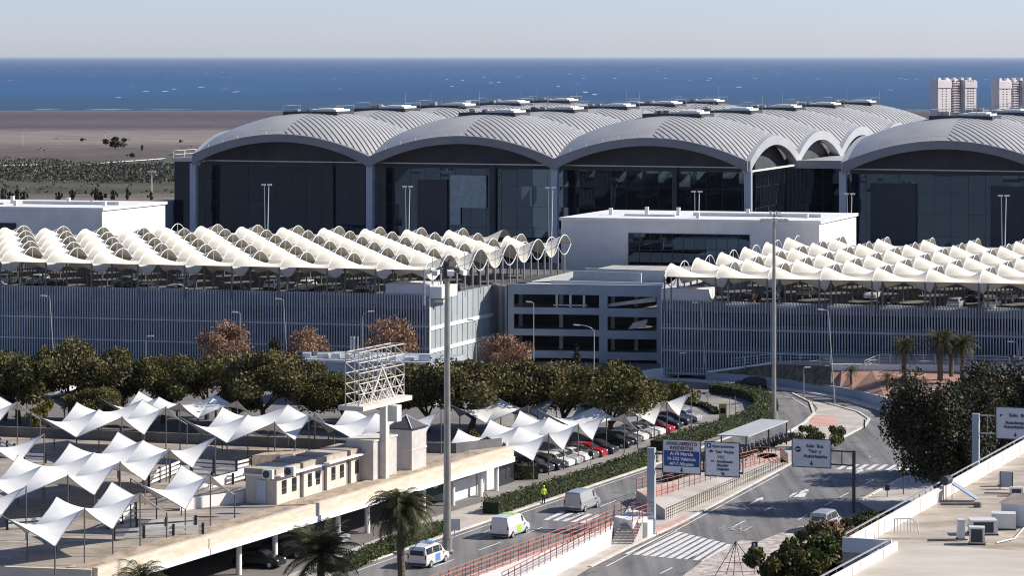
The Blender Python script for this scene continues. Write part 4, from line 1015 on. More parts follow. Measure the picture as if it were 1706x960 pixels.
b = MB(); b.obox(s0 + A3 * .6 - B3 * .4 + UP * (z0b - .45), -A3 * 2.4, B3 * (bL + .8), UP * .4); b.build('catwalk', M['kerb'], bb)
b = MB(); b.obox(s0 + A3 * .3 + B3 * 4.8 + UP * (z0b - 1.9), A3 * .9, B3 * .9, UP * 1.4); b.build('floodlight', M['ac'], bb)
# ================================================================ raised ramp with stairs and red railings
ra = [P(733, 957), P(1022, 851)]; rw = P(890, 1000)
ramp = thing('pedestrian_ramp', P(1022, 851), 'raised pale pedestrian ramp with steps between the two carriageways', 'ramp')
Lf0, Lf1 = P(690, 971, 2.45), P(1022, 850, 2.45)
Lf0.z = Lf1.z = 0        # left foot line
Rt0, Rt1 = P(836, 1010), P(1017, 912)      # right foot line
RH = 1.45
b = MB(); pts = [Lf0, Rt0, Rt1, Lf1]; n_ = 4
b.hexa([Vector((p.x, p.y, .0)) for p in (Lf0, Rt0, Rt1, Lf1)] + [Vector((p.x, p.y, z)) for p, z in ((Lf0, RH), (Rt0, RH), (Rt1, RH), (Lf1, RH))]); b.build('ramp_body', M['render'], ramp)
u_ = (Rt1 - Rt0).normalized(); wv = (Rt1 - Lf1)
b = MB(); b.face([Vector((p.x, p.y, RH + .006)) for p in (Lf0 + wv * .06, Lf0 + wv * .5, Lf1 + wv * .5, Lf1 + wv * .06)]); b.build('ramp_surface', M['pink'], ramp)
# steps
S0, S1_ = P(1017, 909), P(1054, 909); sd_ = (S1_ - S0); 
b = MB()
for k in range(8):
    z = RH * (1 - k / 8); y_ = k * .36
    b.obox(Vector((S0.x, S0.y, 0)) - u_ * 0 + u_ * (3.0 - y_), sd_, -u_ * .36, UP * z)
b.build('steps', M['concrete'], ramp)
bk0, bk1 = P(1054, 903), P(1088, 891)
b = MB(); b.obox(Vector((bk0.x, bk0.y, 0)), bk1 - bk0, uv(-30) * 3.0, UP * 1.75); b.build('ramp_block', M['render'], ramp)
b = MB(); b.obox(Vector((S0.x, S0.y, RH * .0)) + u_ * 3.2, sd_ * 1.2, u_ * 2.4, UP * RH); b.build('landing', M['render'], ramp)
# far ramp sloping down to the plaza
FA, FB = P(1060, 838), P(1108, 868); FC, FD = P(1300, 775), P(1262, 768)
b = MB(); b.hexa([Vector((p.x, p.y, 0)) for p in (FA, FB, FC, FD)] + [Vector((FA.x, FA.y, 1.2)), Vector((FB.x, FB.y, 1.0)), Vector((FC.x, FC.y, .12)), Vector((FD.x, FD.y, .12))]); b.build('sloping_ramp', M['paving'], ramp)
b = MB(); mA, mB_ = FA.lerp(FB, .12), FA.lerp(FB, .5); mC, mD = FD.lerp(FC, .5), FD.lerp(FC, .12)
b.face([Vector((p.x, p.y, z)) for p, z in ((mA, 1.20), (mB_, 1.12), (mC, .135), (mD, .135))]); b.build('ramp_surface', M['pink'], ramp)
def railing(name, pts, lab, cat='railing', m='redrail', h=1.05, rails=3, sp=1.5, grp=None, r=.035):
    Q = [Vector(p) for p in pts]; t = thing(name, Q[0], lab, cat, grp)
    b = MB(); pm = MB(); pm.bar((0, 0, 0), (0, 0, h), r * 1.7); pme = pm.mesh('post', M[m])
    for i in range(len(Q) - 1):
        for k in range(rails): b.bar(Q[i] + UP * (h * (k + 1) / rails), Q[i + 1] + UP * (h * (k + 1) / rails), r * 1.6 if k == rails - 1 else r)
        L = (Q[i + 1] - Q[i]).length; n = max(1, round(L / sp))
        for j in range(n + 1):
            if i and j == 0: continue
            p = Q[i].lerp(Q[i + 1], j / n); po = bpy.data.objects.new('post', pme); COL.objects.link(po); po.parent = t; po.location = p - Q[0]
    b.build('rails', M[m], t); return t
def zl(p, z): return Vector((p.x, p.y, z))
gr = 'red railings along the pedestrian ramp'
railing('railing', [zl(Lf0 + wv * .04, RH), zl(Lf1 + wv * .04, RH)], 'red railing on the left edge of the raised ramp', grp=gr)
railing('railing', [zl(Lf0 + wv * .52, RH), zl(Lf1 + wv * .52, RH)], 'red railing down the middle of the raised ramp', grp=gr)
railing('railing', [zl(Rt0 - wv * .03, RH), zl(Rt1 - wv * .03, RH)], 'red railing on the white wall top facing the main road', grp=gr)
railing('railing', [zl(S1_ + u_ * .1, .2), zl(S1_ + u_ * 2.9, RH)], 'sloping red railing beside the steps', grp=gr)
railing('railing', [zl(bk0, 1.75), zl(bk1, 1.75), zl(bk1 + uv(-30) * 3, 1.75), zl(bk0 + uv(-30) * 3, 1.75)], 'red railing round the white block by the sign gantry post', grp=gr)
railing('railing', [zl(FA, 1.2), zl(FD, .12)], 'red railing along the left side of the far sloping ramp', grp=gr)
railing('railing', [zl(FA.lerp(FB, .5), 1.12), zl(FD.lerp(FC, .5), .12)], 'red railing along the middle of the far sloping ramp', grp=gr)
railing('railing', [zl(P(1110, 868), .05), zl(P(1312, 776), .05)], 'dark thin railing at the main road kerb below the signs', m='darksteel', rails=4, sp=.6, r=.022, grp='dark kerb railings')
railing('railing', [zl(P(1255, 762), .05), zl(P(1300, 764), .05), zl(P(1312, 774), .05)], 'red railing panel closing the far end of the ramp', sp=.5, grp=gr)
# ================================================================ sign gantries
SA = Vector((math.cos(R(21)), -math.sin(R(21)), 0)); SN = Vector((-SA.y, SA.x, 0)); SN = SN if SN.y < 0 else -SN
def signtext(par, txt, o, sx, sz, size, m, align='CENTER', sq=1.0):
    me = text_mesh(txt, size, m, align); me.name = 'lettering'
    ob = bpy.data.objects.new('lettering', me); COL.objects.link(ob); ob.parent = par
    p = o + SA * sx + SN * .05 + UP * sz; ob.location = p - WL(par); ob.rotation_euler = (R(90), 0, -R(21)); ob.scale = (sq, 1, 1)
def arrow(par, o, sx, sz, s, m, ang=0):
    sh_ = [(-.12, .5), (.12, .5), (.12, .0), (.42, .0), (0, -.5), (-.42, .0), (-.12, .0)]
    b = MB(); ca, sa = math.cos(ang), math.sin(ang)
    b.face([o + SA * (sx + s * (x * ca - z * sa)) + SN * .055 + UP * (sz + s * (x * sa + z * ca)) for x, z in sh_][::-1]); b.build('arrow', m, par)
def panel(t, o, w, z0, z1):
    b = MB(); b.obox(o + UP * z0, SA * w, SN * .04 - SN * .1, UP * (z1 - z0)); p = b.build('panel', M['signface'], t)
    b = MB(); e = .05
    for (a, c) in (((0, z0), (w, z0)), ((0, z1), (w, z1)), ((0, z0), (0, z1)), ((w, z0), (w, z1))): b.bar(o + SA * a[0] + UP * a[1] + SN * .02, o + SA * c[0] + UP * c[1] + SN * .02, .07)
    b.build('panel_frame', M['darksteel'], p); return p
def onl(o, px):     # metres along SA from o to reach pixel column px
    k = (px - CX) / F; return (k * o.y - o.x) / (SA.x - k * SA.y)
g0 = P(1084, 882); gz = zat(747, g0.y)
gan = thing('sign_gantry', g0, 'sign gantry with two big white boards, one blue blocked, on a thick grey post', 'sign gantry', 'overhead sign gantries')
b = MB(); b.obox(g0 - SA * .34, SA * .68, SN * -.5, UP * gz); b.build('post', M['bluegrey'], gan)
b = MB(); z_ = gz - .5; e_ = onl(g0, 1236)
for z in (z_, z_ - 1.35): b.bar(g0 + SN * -.3 + UP * z, g0 + SA * e_ + SN * -.3 + UP * z, .16)
for k in range(8): q = g0 + SA * (e_ * k / 7) - SN * .3; b.bar(q + UP * z_, q + UP * (z_ - 1.35), .10)
b.build('truss', M['darksteel'], gan)
o1 = g0 + SA * onl(g0, 1104); w1 = onl(o1, 1167.5); zt, zb_ = zat(732, o1.y), zat(788, o1.y); hh = zt - zb_
p1 = panel(gan, o1, w1, zb_, zt)
b = MB(); b.obox(o1 + SA * w1 * .04 + SN * .03 + UP * (zb_ + hh * .21), SA * w1 * .92, SN * .012, UP * hh * .46); b.build('blue_field', M['signblue'], p1)
signtext(p1, 'APARCAMIENTO', o1, w1 / 2, zb_ + hh * .84, .40, M['inkred'], sq=.95); signtext(p1, 'RESIDENTES', o1, w1 / 2, zb_ + hh * .71, .40, M['inkred'])
signtext(p1, 'A-70 Murcia', o1, w1 / 2, zb_ + hh * .54, .42, M['white_paint']); signtext(p1, 'N-332 Valencia', o1, w1 / 2, zb_ + hh * .39, .42, M['white_paint']); signtext(p1, 'AP-7 Alicante', o1, w1 / 2, zb_ + hh * .245, .40, M['white_paint'])
arrow(p1, o1, w1 / 2, zb_ + hh * .11, .42, M['ink'])
o2 = g0 + SA * onl(g0, 1174.5); w2 = onl(o2, 1232); zt, zb_ = zat(736, o2.y), zat(793, o2.y); hh = zt - zb_
p2 = panel(gan, o2, w2, zb_, zt)
b = MB(); b.obox(o2 + SA * w2 * .05 + SN * .03 + UP * (zb_ + hh * .82), SA * w2 * .13, SN * .012, UP * hh * .13); b.build('parking_symbol', M['signblue'], p2)
signtext(p2, 'P', o2, w2 * .115, zb_ + hh * .835, .38, M['white_paint'])
signtext(p2, 'Aparcamientos', o2, w2 * .21, zb_ + hh * .84, .34, M['ink'], 'LEFT', .98); signtext(p2, 'Taxi  Parada', o2, w2 * .30, zb_ + hh * .68, .34, M['ink'], 'LEFT')
signtext(p2, 'VTC', o2, w2 * .36, zb_ + hh * .52, .34, M['ink'], 'LEFT'); signtext(p2, 'Autobuses', o2, w2 * .34, zb_ + hh * .40, .34, M['ink'], 'LEFT'); signtext(p2, 'Alquiler', o2, w2 * .34, zb_ + hh * .29, .34, M['ink'], 'LEFT'); signtext(p2, 'Llegadas', o2, w2 * .34, zb_ + hh * .18, .34, M['ink'], 'LEFT')
b = MB(); b.obox(o2 + SA * w2 * .12 + SN * .03 + UP * (zb_ + hh * .70), SA * w2 * .12, SN * .012, UP * hh * .035); b.obox(o2 + SA * w2 * .155 + SN * .03 + UP * (zb_ + hh * .735), SA * w2 * .05, SN * .012, UP * hh * .03); b.build('taxi_symbol', M['ink'], p2)
b = MB(); b.obox(o2 + SA * w2 * .17 + SN * .03 + UP * (zb_ + hh * .42), SA * w2 * .10, SN * .012, UP * hh * .03); b.build('bus_symbol', M['ink'], p2)
arrow(p2, o2, w2 * .52, zb_ + hh * .08, .40, M['ink'], R(60))
# second gantry
g0 = P(1422, 857); gz = zat(752, g0.y)
gan = thing('sign_gantry', g0, 'slim dark gantry holding one white board with a no entry symbol over the main road', 'sign gantry', 'overhead sign gantries')
b = MB(); b.obox(g0 - SA * .13, SA * .26, SN * -.26, UP * gz); b.build('post', M['darksteel'], gan)
e_ = onl(g0, 1322)
b = MB(); z_ = gz - .1
for z in (z_, z_ - 1.25): b.bar(g0 + SN * -.15 + UP * z, g0 + SA * e_ + SN * -.15 + UP * z, .13)
for k in range(6): q = g0 + SA * (e_ * k / 5) - SN * .15; b.bar(q + UP * z_, q + UP * (z_ - 1.25), .09)
b.build('truss', M['darksteel'], gan)
o1 = g0 + SA * onl(g0, 1319.5); w1 = onl(o1, 1384.5); zt, zb_ = zat(730.5, o1.y), zat(777.5, o1.y); hh = zt - zb_
p1 = panel(gan, o1, w1, zb_, zt)
b = MB(); cc = o1 + SA * w1 * .155 + SN * .04 + UP * (zb_ + hh * .62)
b.face([cc + SA * .26 * math.cos(t) + UP * .26 * math.sin(t) for t in [k * math.pi / 10 for k in range(20)]][::-1]); b.build('no_entry_disc', M['ink'], p1)
b = MB(); b.obox(cc - SA * .16 - UP * .04 + SN * .01, SA * .32, SN * .01, UP * .09); b.build('no_entry_bar', M['white_paint'], p1)
signtext(p1, 'Solo  Bus', o1, w1 * .59, zb_ + hh * .70, .43, M['ink']); signtext(p1, 'Taxi  y', o1, w1 * .59, zb_ + hh * .52, .43, M['ink']); signtext(p1, 'Autorizados', o1, w1 * .60, zb_ + hh * .34, .43, M['ink'], sq=1.05)
arrow(p1, o1, w1 * .5, zb_ + hh * .14, .42, M['ink'])
# third gantry
g0 = P(1625, 868); gz = zat(690, g0.y)
gan = thing('sign_gantry', g0, 'thick post gantry with a white board at the right edge before the dark tree', 'sign gantry', 'overhead sign gantries')
b = MB(); b.obox(g0 - SA * .32, SA * .62, SN * -.5, UP * gz); b.build('post', M['bluegrey'], gan)
b = MB(); z_ = gz - .15; e_ = onl(g0, 1720)
for z in (z_, z_ - 1.6): b.bar(g0 + SN * -.3 + UP * z, g0 + SA * e_ + SN * -.3 + UP * z, .12)
for k in range(6): q = g0 + SA * (e_ * k / 5) - SN * .3; b.bar(q + UP * z_, q + UP * (z_ - 1.6), .08)
b.build('truss', M['steel'], gan)
o1 = g0 + SA * onl(g0, 1659); w1 = 4.1; zt, zb_ = zat(678, o1.y), zat(731, o1.y); hh = zt - zb_
p1 = panel(gan, o1, w1, zb_, zt)
signtext(p1, 'Solo  Bus', o1, w1 * .50, zb_ + hh * .70, .44, M['ink']); signtext(p1, 'Autobuses', o1, w1 * .43, zb_ + hh * .47, .42, M['ink']); signtext(p1, 'Autorizados', o1, w1 * .43, zb_ + hh * .34, .42, M['ink'])
arrow(p1, o1, w1 * .43, zb_ + hh * .14, .4, M['ink']); arrow(p1, o1, w1 * .12, zb_ + hh * .74, .3, M['ink'], R(-60))
# ================================================================ floodlight masts and street lamps
def mast(px, pb, pt, lab, ring):
    p = P(px, pb); h = zat(pt, p.y); t = thing('floodlight_mast', p, lab, 'floodlight mast', 'tall floodlight masts')
    b = MB(); b.tube(p, p + UP * h, .34 if ring else .27, .21 if ring else .16, 14); b.tube(p, p + UP * 1.4, .4, .4, 8); b.build('pole', M['mast'], t, smooth=False)
    b = MB(); b.obox(p + Vector((-.5, -.5, 0)), (1.0, 0, 0), (0, 1.0, 0), (0, 0, .25)); b.build('footing', M['concrete'], t)
    c = p + UP * (h - .1)
    if ring:
        b = MB(); rr = 1.35
        for k in range(12):
            a0, a1 = k * math.pi / 6, (k + 1) * math.pi / 6
            b.bar(c + Vector((rr * math.cos(a0), rr * math.sin(a0), -.3)), c + Vector((rr * math.cos(a1), rr * math.sin(a1), -.3)), .08)
            if k % 2: b.bar(c + UP * .2, c + Vector((rr * math.cos(a0), rr * math.sin(a0), -.3)), .06)
        b.tube(c - UP * .9, c + UP * .5, .42, .3, 10)
        for k in range(5): b.bar(c + UP * .3, c + UP * .3 + Vector((.8 * math.cos(k * 1.3), .5 * math.sin(k * 1.3), .6)), .05)
        b.build('head_ring', M['darksteel'], t)
        for k in range(8):
            a0 = k * math.pi / 4 + .2; q = c + Vector((rr * 1.15 * math.cos(a0), rr * 1.15 * math.sin(a0), -.45)); d = Vector((math.cos(a0), math.sin(a0), 0)); sd = Vector((-d.y, d.x, 0))
            b = MB(); b.obox(q - sd * .28 - d * .1, sd * .56, d * .4 - UP * .12, UP * .38); b.build('floodlight', M['ac'], t)
    else:
        b = MB(); b.bar(c + Vector((-1.5, 0, 0)), c + Vector((1.5, 0, 0)), .12); b.bar(c, c + UP * 1.0, .1); b.bar(c + Vector((-.6, 0, .35)), c + Vector((.9, 0, .35)), .08); b.build('head_bar', M['darksteel'], t)
        for x in (-1.45, -1.0, -.55, .5, .95, 1.4):
            b = MB(); b.tube(c + Vector((x, -.1, -.05)), c + Vector((x, -.45, -.15)), .17, .24, 10); b.build('floodlight', M['ac'], t)
        for x in (-.5, .2): b = MB(); b.box(c.x + x, c.x + x + .2, c.y - .1, c.y + .1, c.z + .35, c.z + .95); b.build('bracket', M['ac'], t)
mast(745, 923, 444, 'nearest tall floodlight mast with a ring of lamps, left of centre', True)
mast(1289.5, 706, 364, 'farther tall floodlight mast with a straight bar of lamps, right of centre', False)
def lamp(px, pb, pt, arm, lab, curved=False, lean=0.0, Y=None):
    p = P(px, pb) if Y is None else Vector(((px - CX) * Y / F, Y, 0)); h = zat(pt, p.y); t = thing('street_lamp', p, lab, 'street lamp', 'pale street lamps along the roads')
    b = MB(); top = p + UP * (h - (.9 if curved else .15)) + Vector((lean, 0, 0)); b.tube(p, top, .085, .055, 6)
    if curved:
        pts = [top + Vector((arm * (1 - math.cos(k * .262)), 0, .9 * math.sin(k * .262))) for k in range(7)]; b.path(pts, .05, 5); e = pts[-1]
    else:
        e = top + Vector((arm, 0, .12)); b.tube(top, e, .05, .04, 5)
    b.build('pole', M['steel'], t)
    b = MB(); s = 1 if arm > 0 else -1; b.obox(e + Vector((-.1 * s, -.15, -.08)), (.75 * s, 0, .04), (0, .3, 0), (0, 0, .14)); b.build('lamp_head', M['frame'], t)
lamp(92, 640, 493, -.5, 'leftmost street lamp against the fin screen', lean=-.7, Y=372)
lamp(400, 640, 520, -.4, 'street lamp rising beside the left brown tree', lean=0, Y=372)
lamp(480, 640, 498, -.4, 'leaning street lamp left of the middle brown tree', lean=-.6, Y=374)
lamp(243, 650, 560, .3, 'short street lamp between the two left lamps', Y=365)
lamp(604, 640, 519, .8, 'curved street lamp behind the billboard frame', True, Y=368)
lamp(889, 640, 503, -.3, 'straight street lamp before the open garage block', Y=362)
lamp(990, 640, 542, -1.9, 'curved street lamp in front of the garage openings', True, Y=360)
lamp(1177, 637, 504, -.5, 'leaning street lamp at the left end of the right fin screen', lean=-.7)
lamp(1391, 676, 516, -.6, 'tall leaning street lamp beside the road bend', lean=-.8)
lamp(1703, 655, 569, -.6, 'street lamp at the right edge behind the dark tree', lean=-.6)
lamp(793, 640, 533, -.5, 'small curved street lamp before the oblique garage wall', True, Y=370)
lamp(1130, 625, 588, .3, 'small street lamp at the white ramp wall', Y=372)
lamp(1339, 652, 612, .2, 'thin low lamp post behind the grey roadside wall', Y=356)
lamp(143, 700, 640, .1, 'thin post behind the deck between the back tents', Y=330)
lamp(382, 705, 646, .1, 'thin lamp post rising from the trees behind the deck', Y=330)
# bollards / posts, traffic light, road signs
def post_sign(px, pb, pt, lab, shape='square', cat='road sign', m='ink', w=.55):
    p = P(px, pb); h = zat(pt, p.y); t = thing('road_sign', p, lab, cat); b = MB(); b.tube(p, p + UP * h, .04, n=6); b.build('post', M['steel'], t)
    b = MB(); c = p + UP * (h - w / 2) - Vector((0, .06, 0))
    if shape == 'square': b.box(c.x - w / 2, c.x + w / 2, c.y - .03, c.y, c.z - w / 2, c.z + w / 2)
    else: b.tube(c, c - Vector((0, .03, 0)), w / 2, n=14)
    b.build('plate', M[m], t)
    if shape == 'square' and m == 'ink': b = MB(); b.box(c.x - w * .18, c.x + w * .1, c.y - .045, c.y - .032, c.z - w * .3, c.z + w * .3); b.box(c.x - w * .25, c.x + w * .25, c.y - .045, c.y - .032, c.z - w * .3, c.z - w * .2); b.build('pedestrian_symbol', M['frame'], t)
post_sign(1257, 960, 903, 'square dark pedestrian crossing sign on a thin post at the cobbled island', w=.5)
post_sign(984, 775, 752, 'small round dark sign on a post beside the parked cars', 'round')
post_sign(1179, 672, 655, 'small white square sign by the crescent hedge', 'square', m='frame')
post_sign(757, 905, 865, 'white board sign leaning behind the nearest mast', 'square', m='frame', w=1.0)
for (px, py, lab) in ((1362, 652, 'dark bollard standing at the inner edge of the bend'), (1391, 672, 'dark bollard at the foot of the leaning lamp'), (1440, 715, 'small dark bollard at the lower end of the island')):
    p = P(px, py); b = MB(); b.tube(p, p + UP * 1.0, .11, .08, 8); b.tube(p + UP * 1.0, p + UP * 1.08, .12, .05, 8); tag(b.build('bollard', M['darksteel'], loc=p), lab, 'bollard', 'dark road bollards')
p = P(1505, 826); t = thing('traffic_light', p, 'small dark traffic light on a post at the island before the roof wall', 'traffic light'); b = MB(); b.tube(p, p + UP * 2.6, .05, n=6); b.build('post', M['darksteel'], t)
b = MB(); b.box(p.x - .16, p.x + .16, p.y - .12, p.y + .12, 2.0, 2.8); b.build('signal_head', M['darksteel'], t); b = MB(); b.tube((p.x + .05, p.y - .13, 2.2), (p.x + .05, p.y - .15, 2.2), .1, n=8); b.build('lens', M['hivis'], t)
p = P(1535, 797); t = thing('litter_bin', p, 'green litter bin on the kerb near the far zebra crossing', 'litter bin'); b = MB(); b.tube(p, p + UP * .95, .28, .32, 10); b.build('body', mat('bin_green', (.01, .10, .05), .5, var=0), t); b = MB(); b.tube(p + UP * .95, p + UP * 1.05, .35, .2, 10); b.build('lid', M['darksteel'], t)
p = P(1478, 830); t = thing('parking_meter', p, 'dark box on a short post beside the tree shadow', 'meter'); b = MB(); b.tube(p, p + UP * .8, .05, n=6); b.build('post', M['darksteel'], t); b = MB(); b.box(p.x - .22, p.x + .22, p.y - .15, p.y + .15, .7, 1.25); b.build('box', M['darksteel'], t)
# tripod frame on the cobbled island
p = P(1232, 965); t = thing('rope_tripod', p, 'dark tripod of thin poles on the red cobbles at the bottom edge', 'tripod frame'); ap = p + Vector((-.3, 0, 3.0))
for (x, y) in ((-2.2, -.5), (2.0, -.6), (-.4, 1.0), (.3, -1.2), (-1.0, 1.4)): b = MB(); b.tube(p + Vector((x, y, 0)), ap, .03, n=5); b.build('pole', M['darksteel'], t)
b = MB(); b.bar(p + Vector((-1.2, -.25, 1.35)), p + Vector((.95, -.3, 1.35)), .05); b.bar(p + Vector((-1.7, -.3, .6)), p + Vector((1.5, -.3, .6)), .05); b.build('cross_bar', M['redrail'], t)
# ================================================================ walls, ramps and terrace behind the bend
def walls(lab, name, m, pts, h, th=.35, zb=0.0, cat='wall', bias=0.0):
    Q = [P(x, y, zb) for x, y in pts]; b = MB()
    for i in range(len(Q) - 1):
        d = Q[i + 1] - Q[i]; s = Vector((-d.y, d.x, 0)).normalized() * th; s = s if s.y > 0 else -s
        hi0, hi1 = (h[i], h[i + 1]) if isinstance(h, (list, tuple)) else (h, h)
        b.hexa([Q[i], Q[i + 1], Q[i + 1] + s, Q[i] + s, Q[i] + UP * hi0, Q[i + 1] + UP * hi1, Q[i + 1] + s + UP * hi1, Q[i] + s + UP * hi0])
    return tag(b.build(name, M[m], loc=Q[0]), lab, cat)
walls('blue grey retaining wall curving round the outside of the road bend', 'retaining_wall', 'bluegrey', [(1176, 634), (1230, 638), (1300, 646), (1360, 655), (1420, 667), (1476, 684)], [1.0, 1.05, 1.1, 1.2, 1.3, 1.5])
walls('bright cream wall corner where the bend meets the dark tree', 'corner_wall', 'render', [(1476, 684), (1492, 696), (1560, 676)], [1.5, 1.6, 1.9])
walls('cream planter wall rising toward the palms', 'planter_wall', 'render', [(1492, 694), (1505, 684), (1530, 660)], [1.4, 1.6, 1.8])
walls('long white ramp parapet before the open garage block', 'ramp_parapet', 'white_paint', [(985, 641), (1060, 634), (1142, 626)], [.9, 1.1, 1.35])
walls('short white wall block at the end of the ramp parapet', 'wall_block', 'white_paint', [(1152, 628), (1180, 629), (1206, 630)], 1.1, th=1.2)
TQ = [P(1385, 617.5, 2.8), P(1440, 618, 2.8), P(1540, 619, 2.8), P(1725, 623, 2.8)]
for q in TQ: q.z = 0
b = MB()
for i in range(3): b.obox(TQ[i], TQ[i + 1] - TQ[i], Vector((0, .4, 0)), UP * (3.6 + .003 * i))
tag(b.build('terrace_wall', M['render'], loc=TQ[0]), 'cream terrace wall under the white railing', 'wall')
b = MB(); b.prism([(p.x, p.y + .41) for p in TQ] + [(TQ[-1].x, TQ[-1].y + 7), (TQ[0].x, TQ[0].y + 11)], 0, 3.5); structure(b.build('terrace', M['paving']))
RW_ = [((1384, 659), 1.2), ((1400, 663), 1.25), ((1420, 667), 1.3), ((1476, 684), 1.5), ((1560, 676), 1.8), ((1640, 680), 1.8)]
RQ = [P(*p_, 0) for p_, h_ in RW_]; b = MB()
for i in range(len(RQ) - 1):
    def up_(j):
        f_ = [0, .25, .5, .9, 1.6, 2.4][j]; k_ = min(2, int(f_ * 1.25)); return TQ[k_].lerp(TQ[k_ + 1], min(1, f_ * 1.25 - k_)) + UP * 2.85
    a, c = RQ[i] + Vector((0, .3, RW_[i][1] - .1)), RQ[i + 1] + Vector((0, .3, RW_[i + 1][1] - .1))
    b.face([a, c, up_(i + 1), up_(i)])
structure(b.build('red_earth_bank', M['soil']))
RS = [PY(1178, 622, 377.2), PY(1285, 607, 371.9), PY(1385, 610, 362.5)]; RB_ = [P(1178, 634) + Vector((0, .3, .85)), P(1230, 638) + Vector((0, .3, .95)), P(1300, 646) + Vector((0, .3, 1.0)), P(1384, 660) + Vector((0, .3, 1.1))]
b = MB(); b.face([RS[0], RS[1], RS[1] + Vector((0, 3.2, 0)), RS[0] + Vector((0, .8, 0))]); b.face([RS[1], RS[2], RS[2] + Vector((0, 7, 0)), RS[1] + Vector((0, 3.2, 0))]); structure(b.build('ramp_surface', M['paving']))
b = MB(); b.face([RB_[0], RB_[1], RS[1], RS[0]]); b.face([RB_[1], RB_[2], RS[1]]); b.face([RB_[2], RB_[3], RS[2], RS[1]]); structure(b.build('planted_bank', mat('planted_soil', (.20, .15, .12), .95, var=0, col2=(.05, .055, .03), scale=1.2)))
b = MB(); b.obox(RS[0] - UP * .1, RS[1] - RS[0], Vector((0, .25, 0)), UP * .35); tag(b.build('ramp_kerb', M['white_paint'], loc=RS[0]), 'white kerb edging the pale ramp left of the terrace', 'kerb')
gw = 'white railings round the terrace'
railing('railing', [zl(p + Vector((0, .9, 0)), 3.5) for p in (TQ[1] + Vector((2, 0, 0)), TQ[2], TQ[3])], 'long white terrace railing behind the palms', m='frame', rails=3, sp=1.5, h=1.25, grp=gw)
railing('railing', [zl(TQ[1] + Vector((0, -.2, 0)), 2.8), zl(TQ[1] + Vector((2, .9, 0)), 3.5)], 'short slanting white railing at the terrace corner', m='frame', rails=4, sp=.9, h=1.25, grp=gw)
railing('railing', [RS[1] + Vector((-5, 1, -.6)), RS[1] + Vector((0, 1, 0)), RS[2] + Vector((0, 1, 0))], 'white railing on the ramp left of the terrace corner', m='frame', rails=3, sp=1.8, h=1.2, grp=gw)
# low blue grey service building before the left garage
c = PY(492, 640, 352); c.z = 0
sb = thing('plant_building', c, 'low blue grey plant building between trees and the fin screen', 'building')
e = Vector(((714 - CX) / F * 348, 348, 0)); zt = zat(604, 350)
b = MB(); b.obox(c, e - c, B2 * 12, UP * zt); b.build('wall', M['bluegrey'], sb)
b = MB(); b.obox(c + UP * zt + Vector((0, .3, 0)), e - c, (0, .15, 0), UP * .16); b.build('coping', M['kerb'], sb)
rr = random.Random(11)
for k in range(9): q = c.lerp(e, .04 + k * .11) + Vector((0, 3, 0)); b = MB(); b.obox(q + UP * zt, (rr.uniform(.6, 1.5), 0, 0), (0, 1, 0), UP * rr.uniform(.4, .8)); b.build('roof_unit', M['ac'], sb)
railing('railing', [zl(c + Vector((0, 1.2, 0)), zt), zl(e + Vector((0, 1.2, 0)), zt)], 'pale railing on the low plant building roof', m='frame', rails=2, sp=2.4, h=1.0, grp=None)
q = c.lerp(e, .44) + Vector((0, 2, 0)) + UP * zt
t = thing('antenna_mast', q, 'white antenna cluster on a tripod above the plant building', 'antenna')
b = MB(); b.tube(q, q + UP * 2.9, .08, n=6); b.build('pole', M['frame'], t)
for (x, y) in ((-.8, -.3), (.8, -.3), (0, .8)): b = MB(); b.tube(q + Vector((x, y, 0)), q + UP * 1.2, .05, n=5); b.build('leg', M['frame'], t)
for x in (-.42, -.1, .42): b = MB(); b.box(q.x + x - .09, q.x + x + .09, q.y - .12, q.y + .05, q.z + 1.2, q.z + 2.9); b.build('antenna_panel', M['frame'], t)

p = P(1204, 706); t = thing('ticket_machine', p, 'tall yellow ticket machine on its island inside the crescent hedge', 'ticket machine')
yl = mat('faded_yellow', (.50, .40, .14), .6, var=.15, scale=2)
b = MB(); b.box(p.x - .42, p.x + .42, p.y - .3, p.y + .3, 0, 2.3); b.build('casing', yl, t); b = MB(); b.box(p.x - .3, p.x + .3, p.y - .33, p.y - .29, 1.2, 1.8); b.build('screen', M['window'], t)
b = MB(); b.box(p.x - .9, p.x + 1.4, p.y - .8, p.y + .6, 0, .16); b.build('plinth', M['kerb'], t)
for (px, pb, pt, lab) in ((1216, 704, 663, 'thin pole with a short cross arm beside the yellow ticket machine'), (1225, 707, 660, 'second thin pole right of the yellow ticket machine'), (1246, 699, 682, 'short pale post on the crescent right of the two thin poles')):
    p = P(px, pb); h = zat(pt, p.y); t = thing('slim_pole', p, lab, 'pole', 'slim poles by the ticket machine'); b = MB(); b.tube(p, p + UP * h, .05, n=6); b.build('shaft', M['steel'], t); b = MB(); b.bar(p + Vector((-.5, 0, h * .72)), p + Vector((.5, 0, h * .72)), .06); b.build('cross_arm', M['steel'], t)
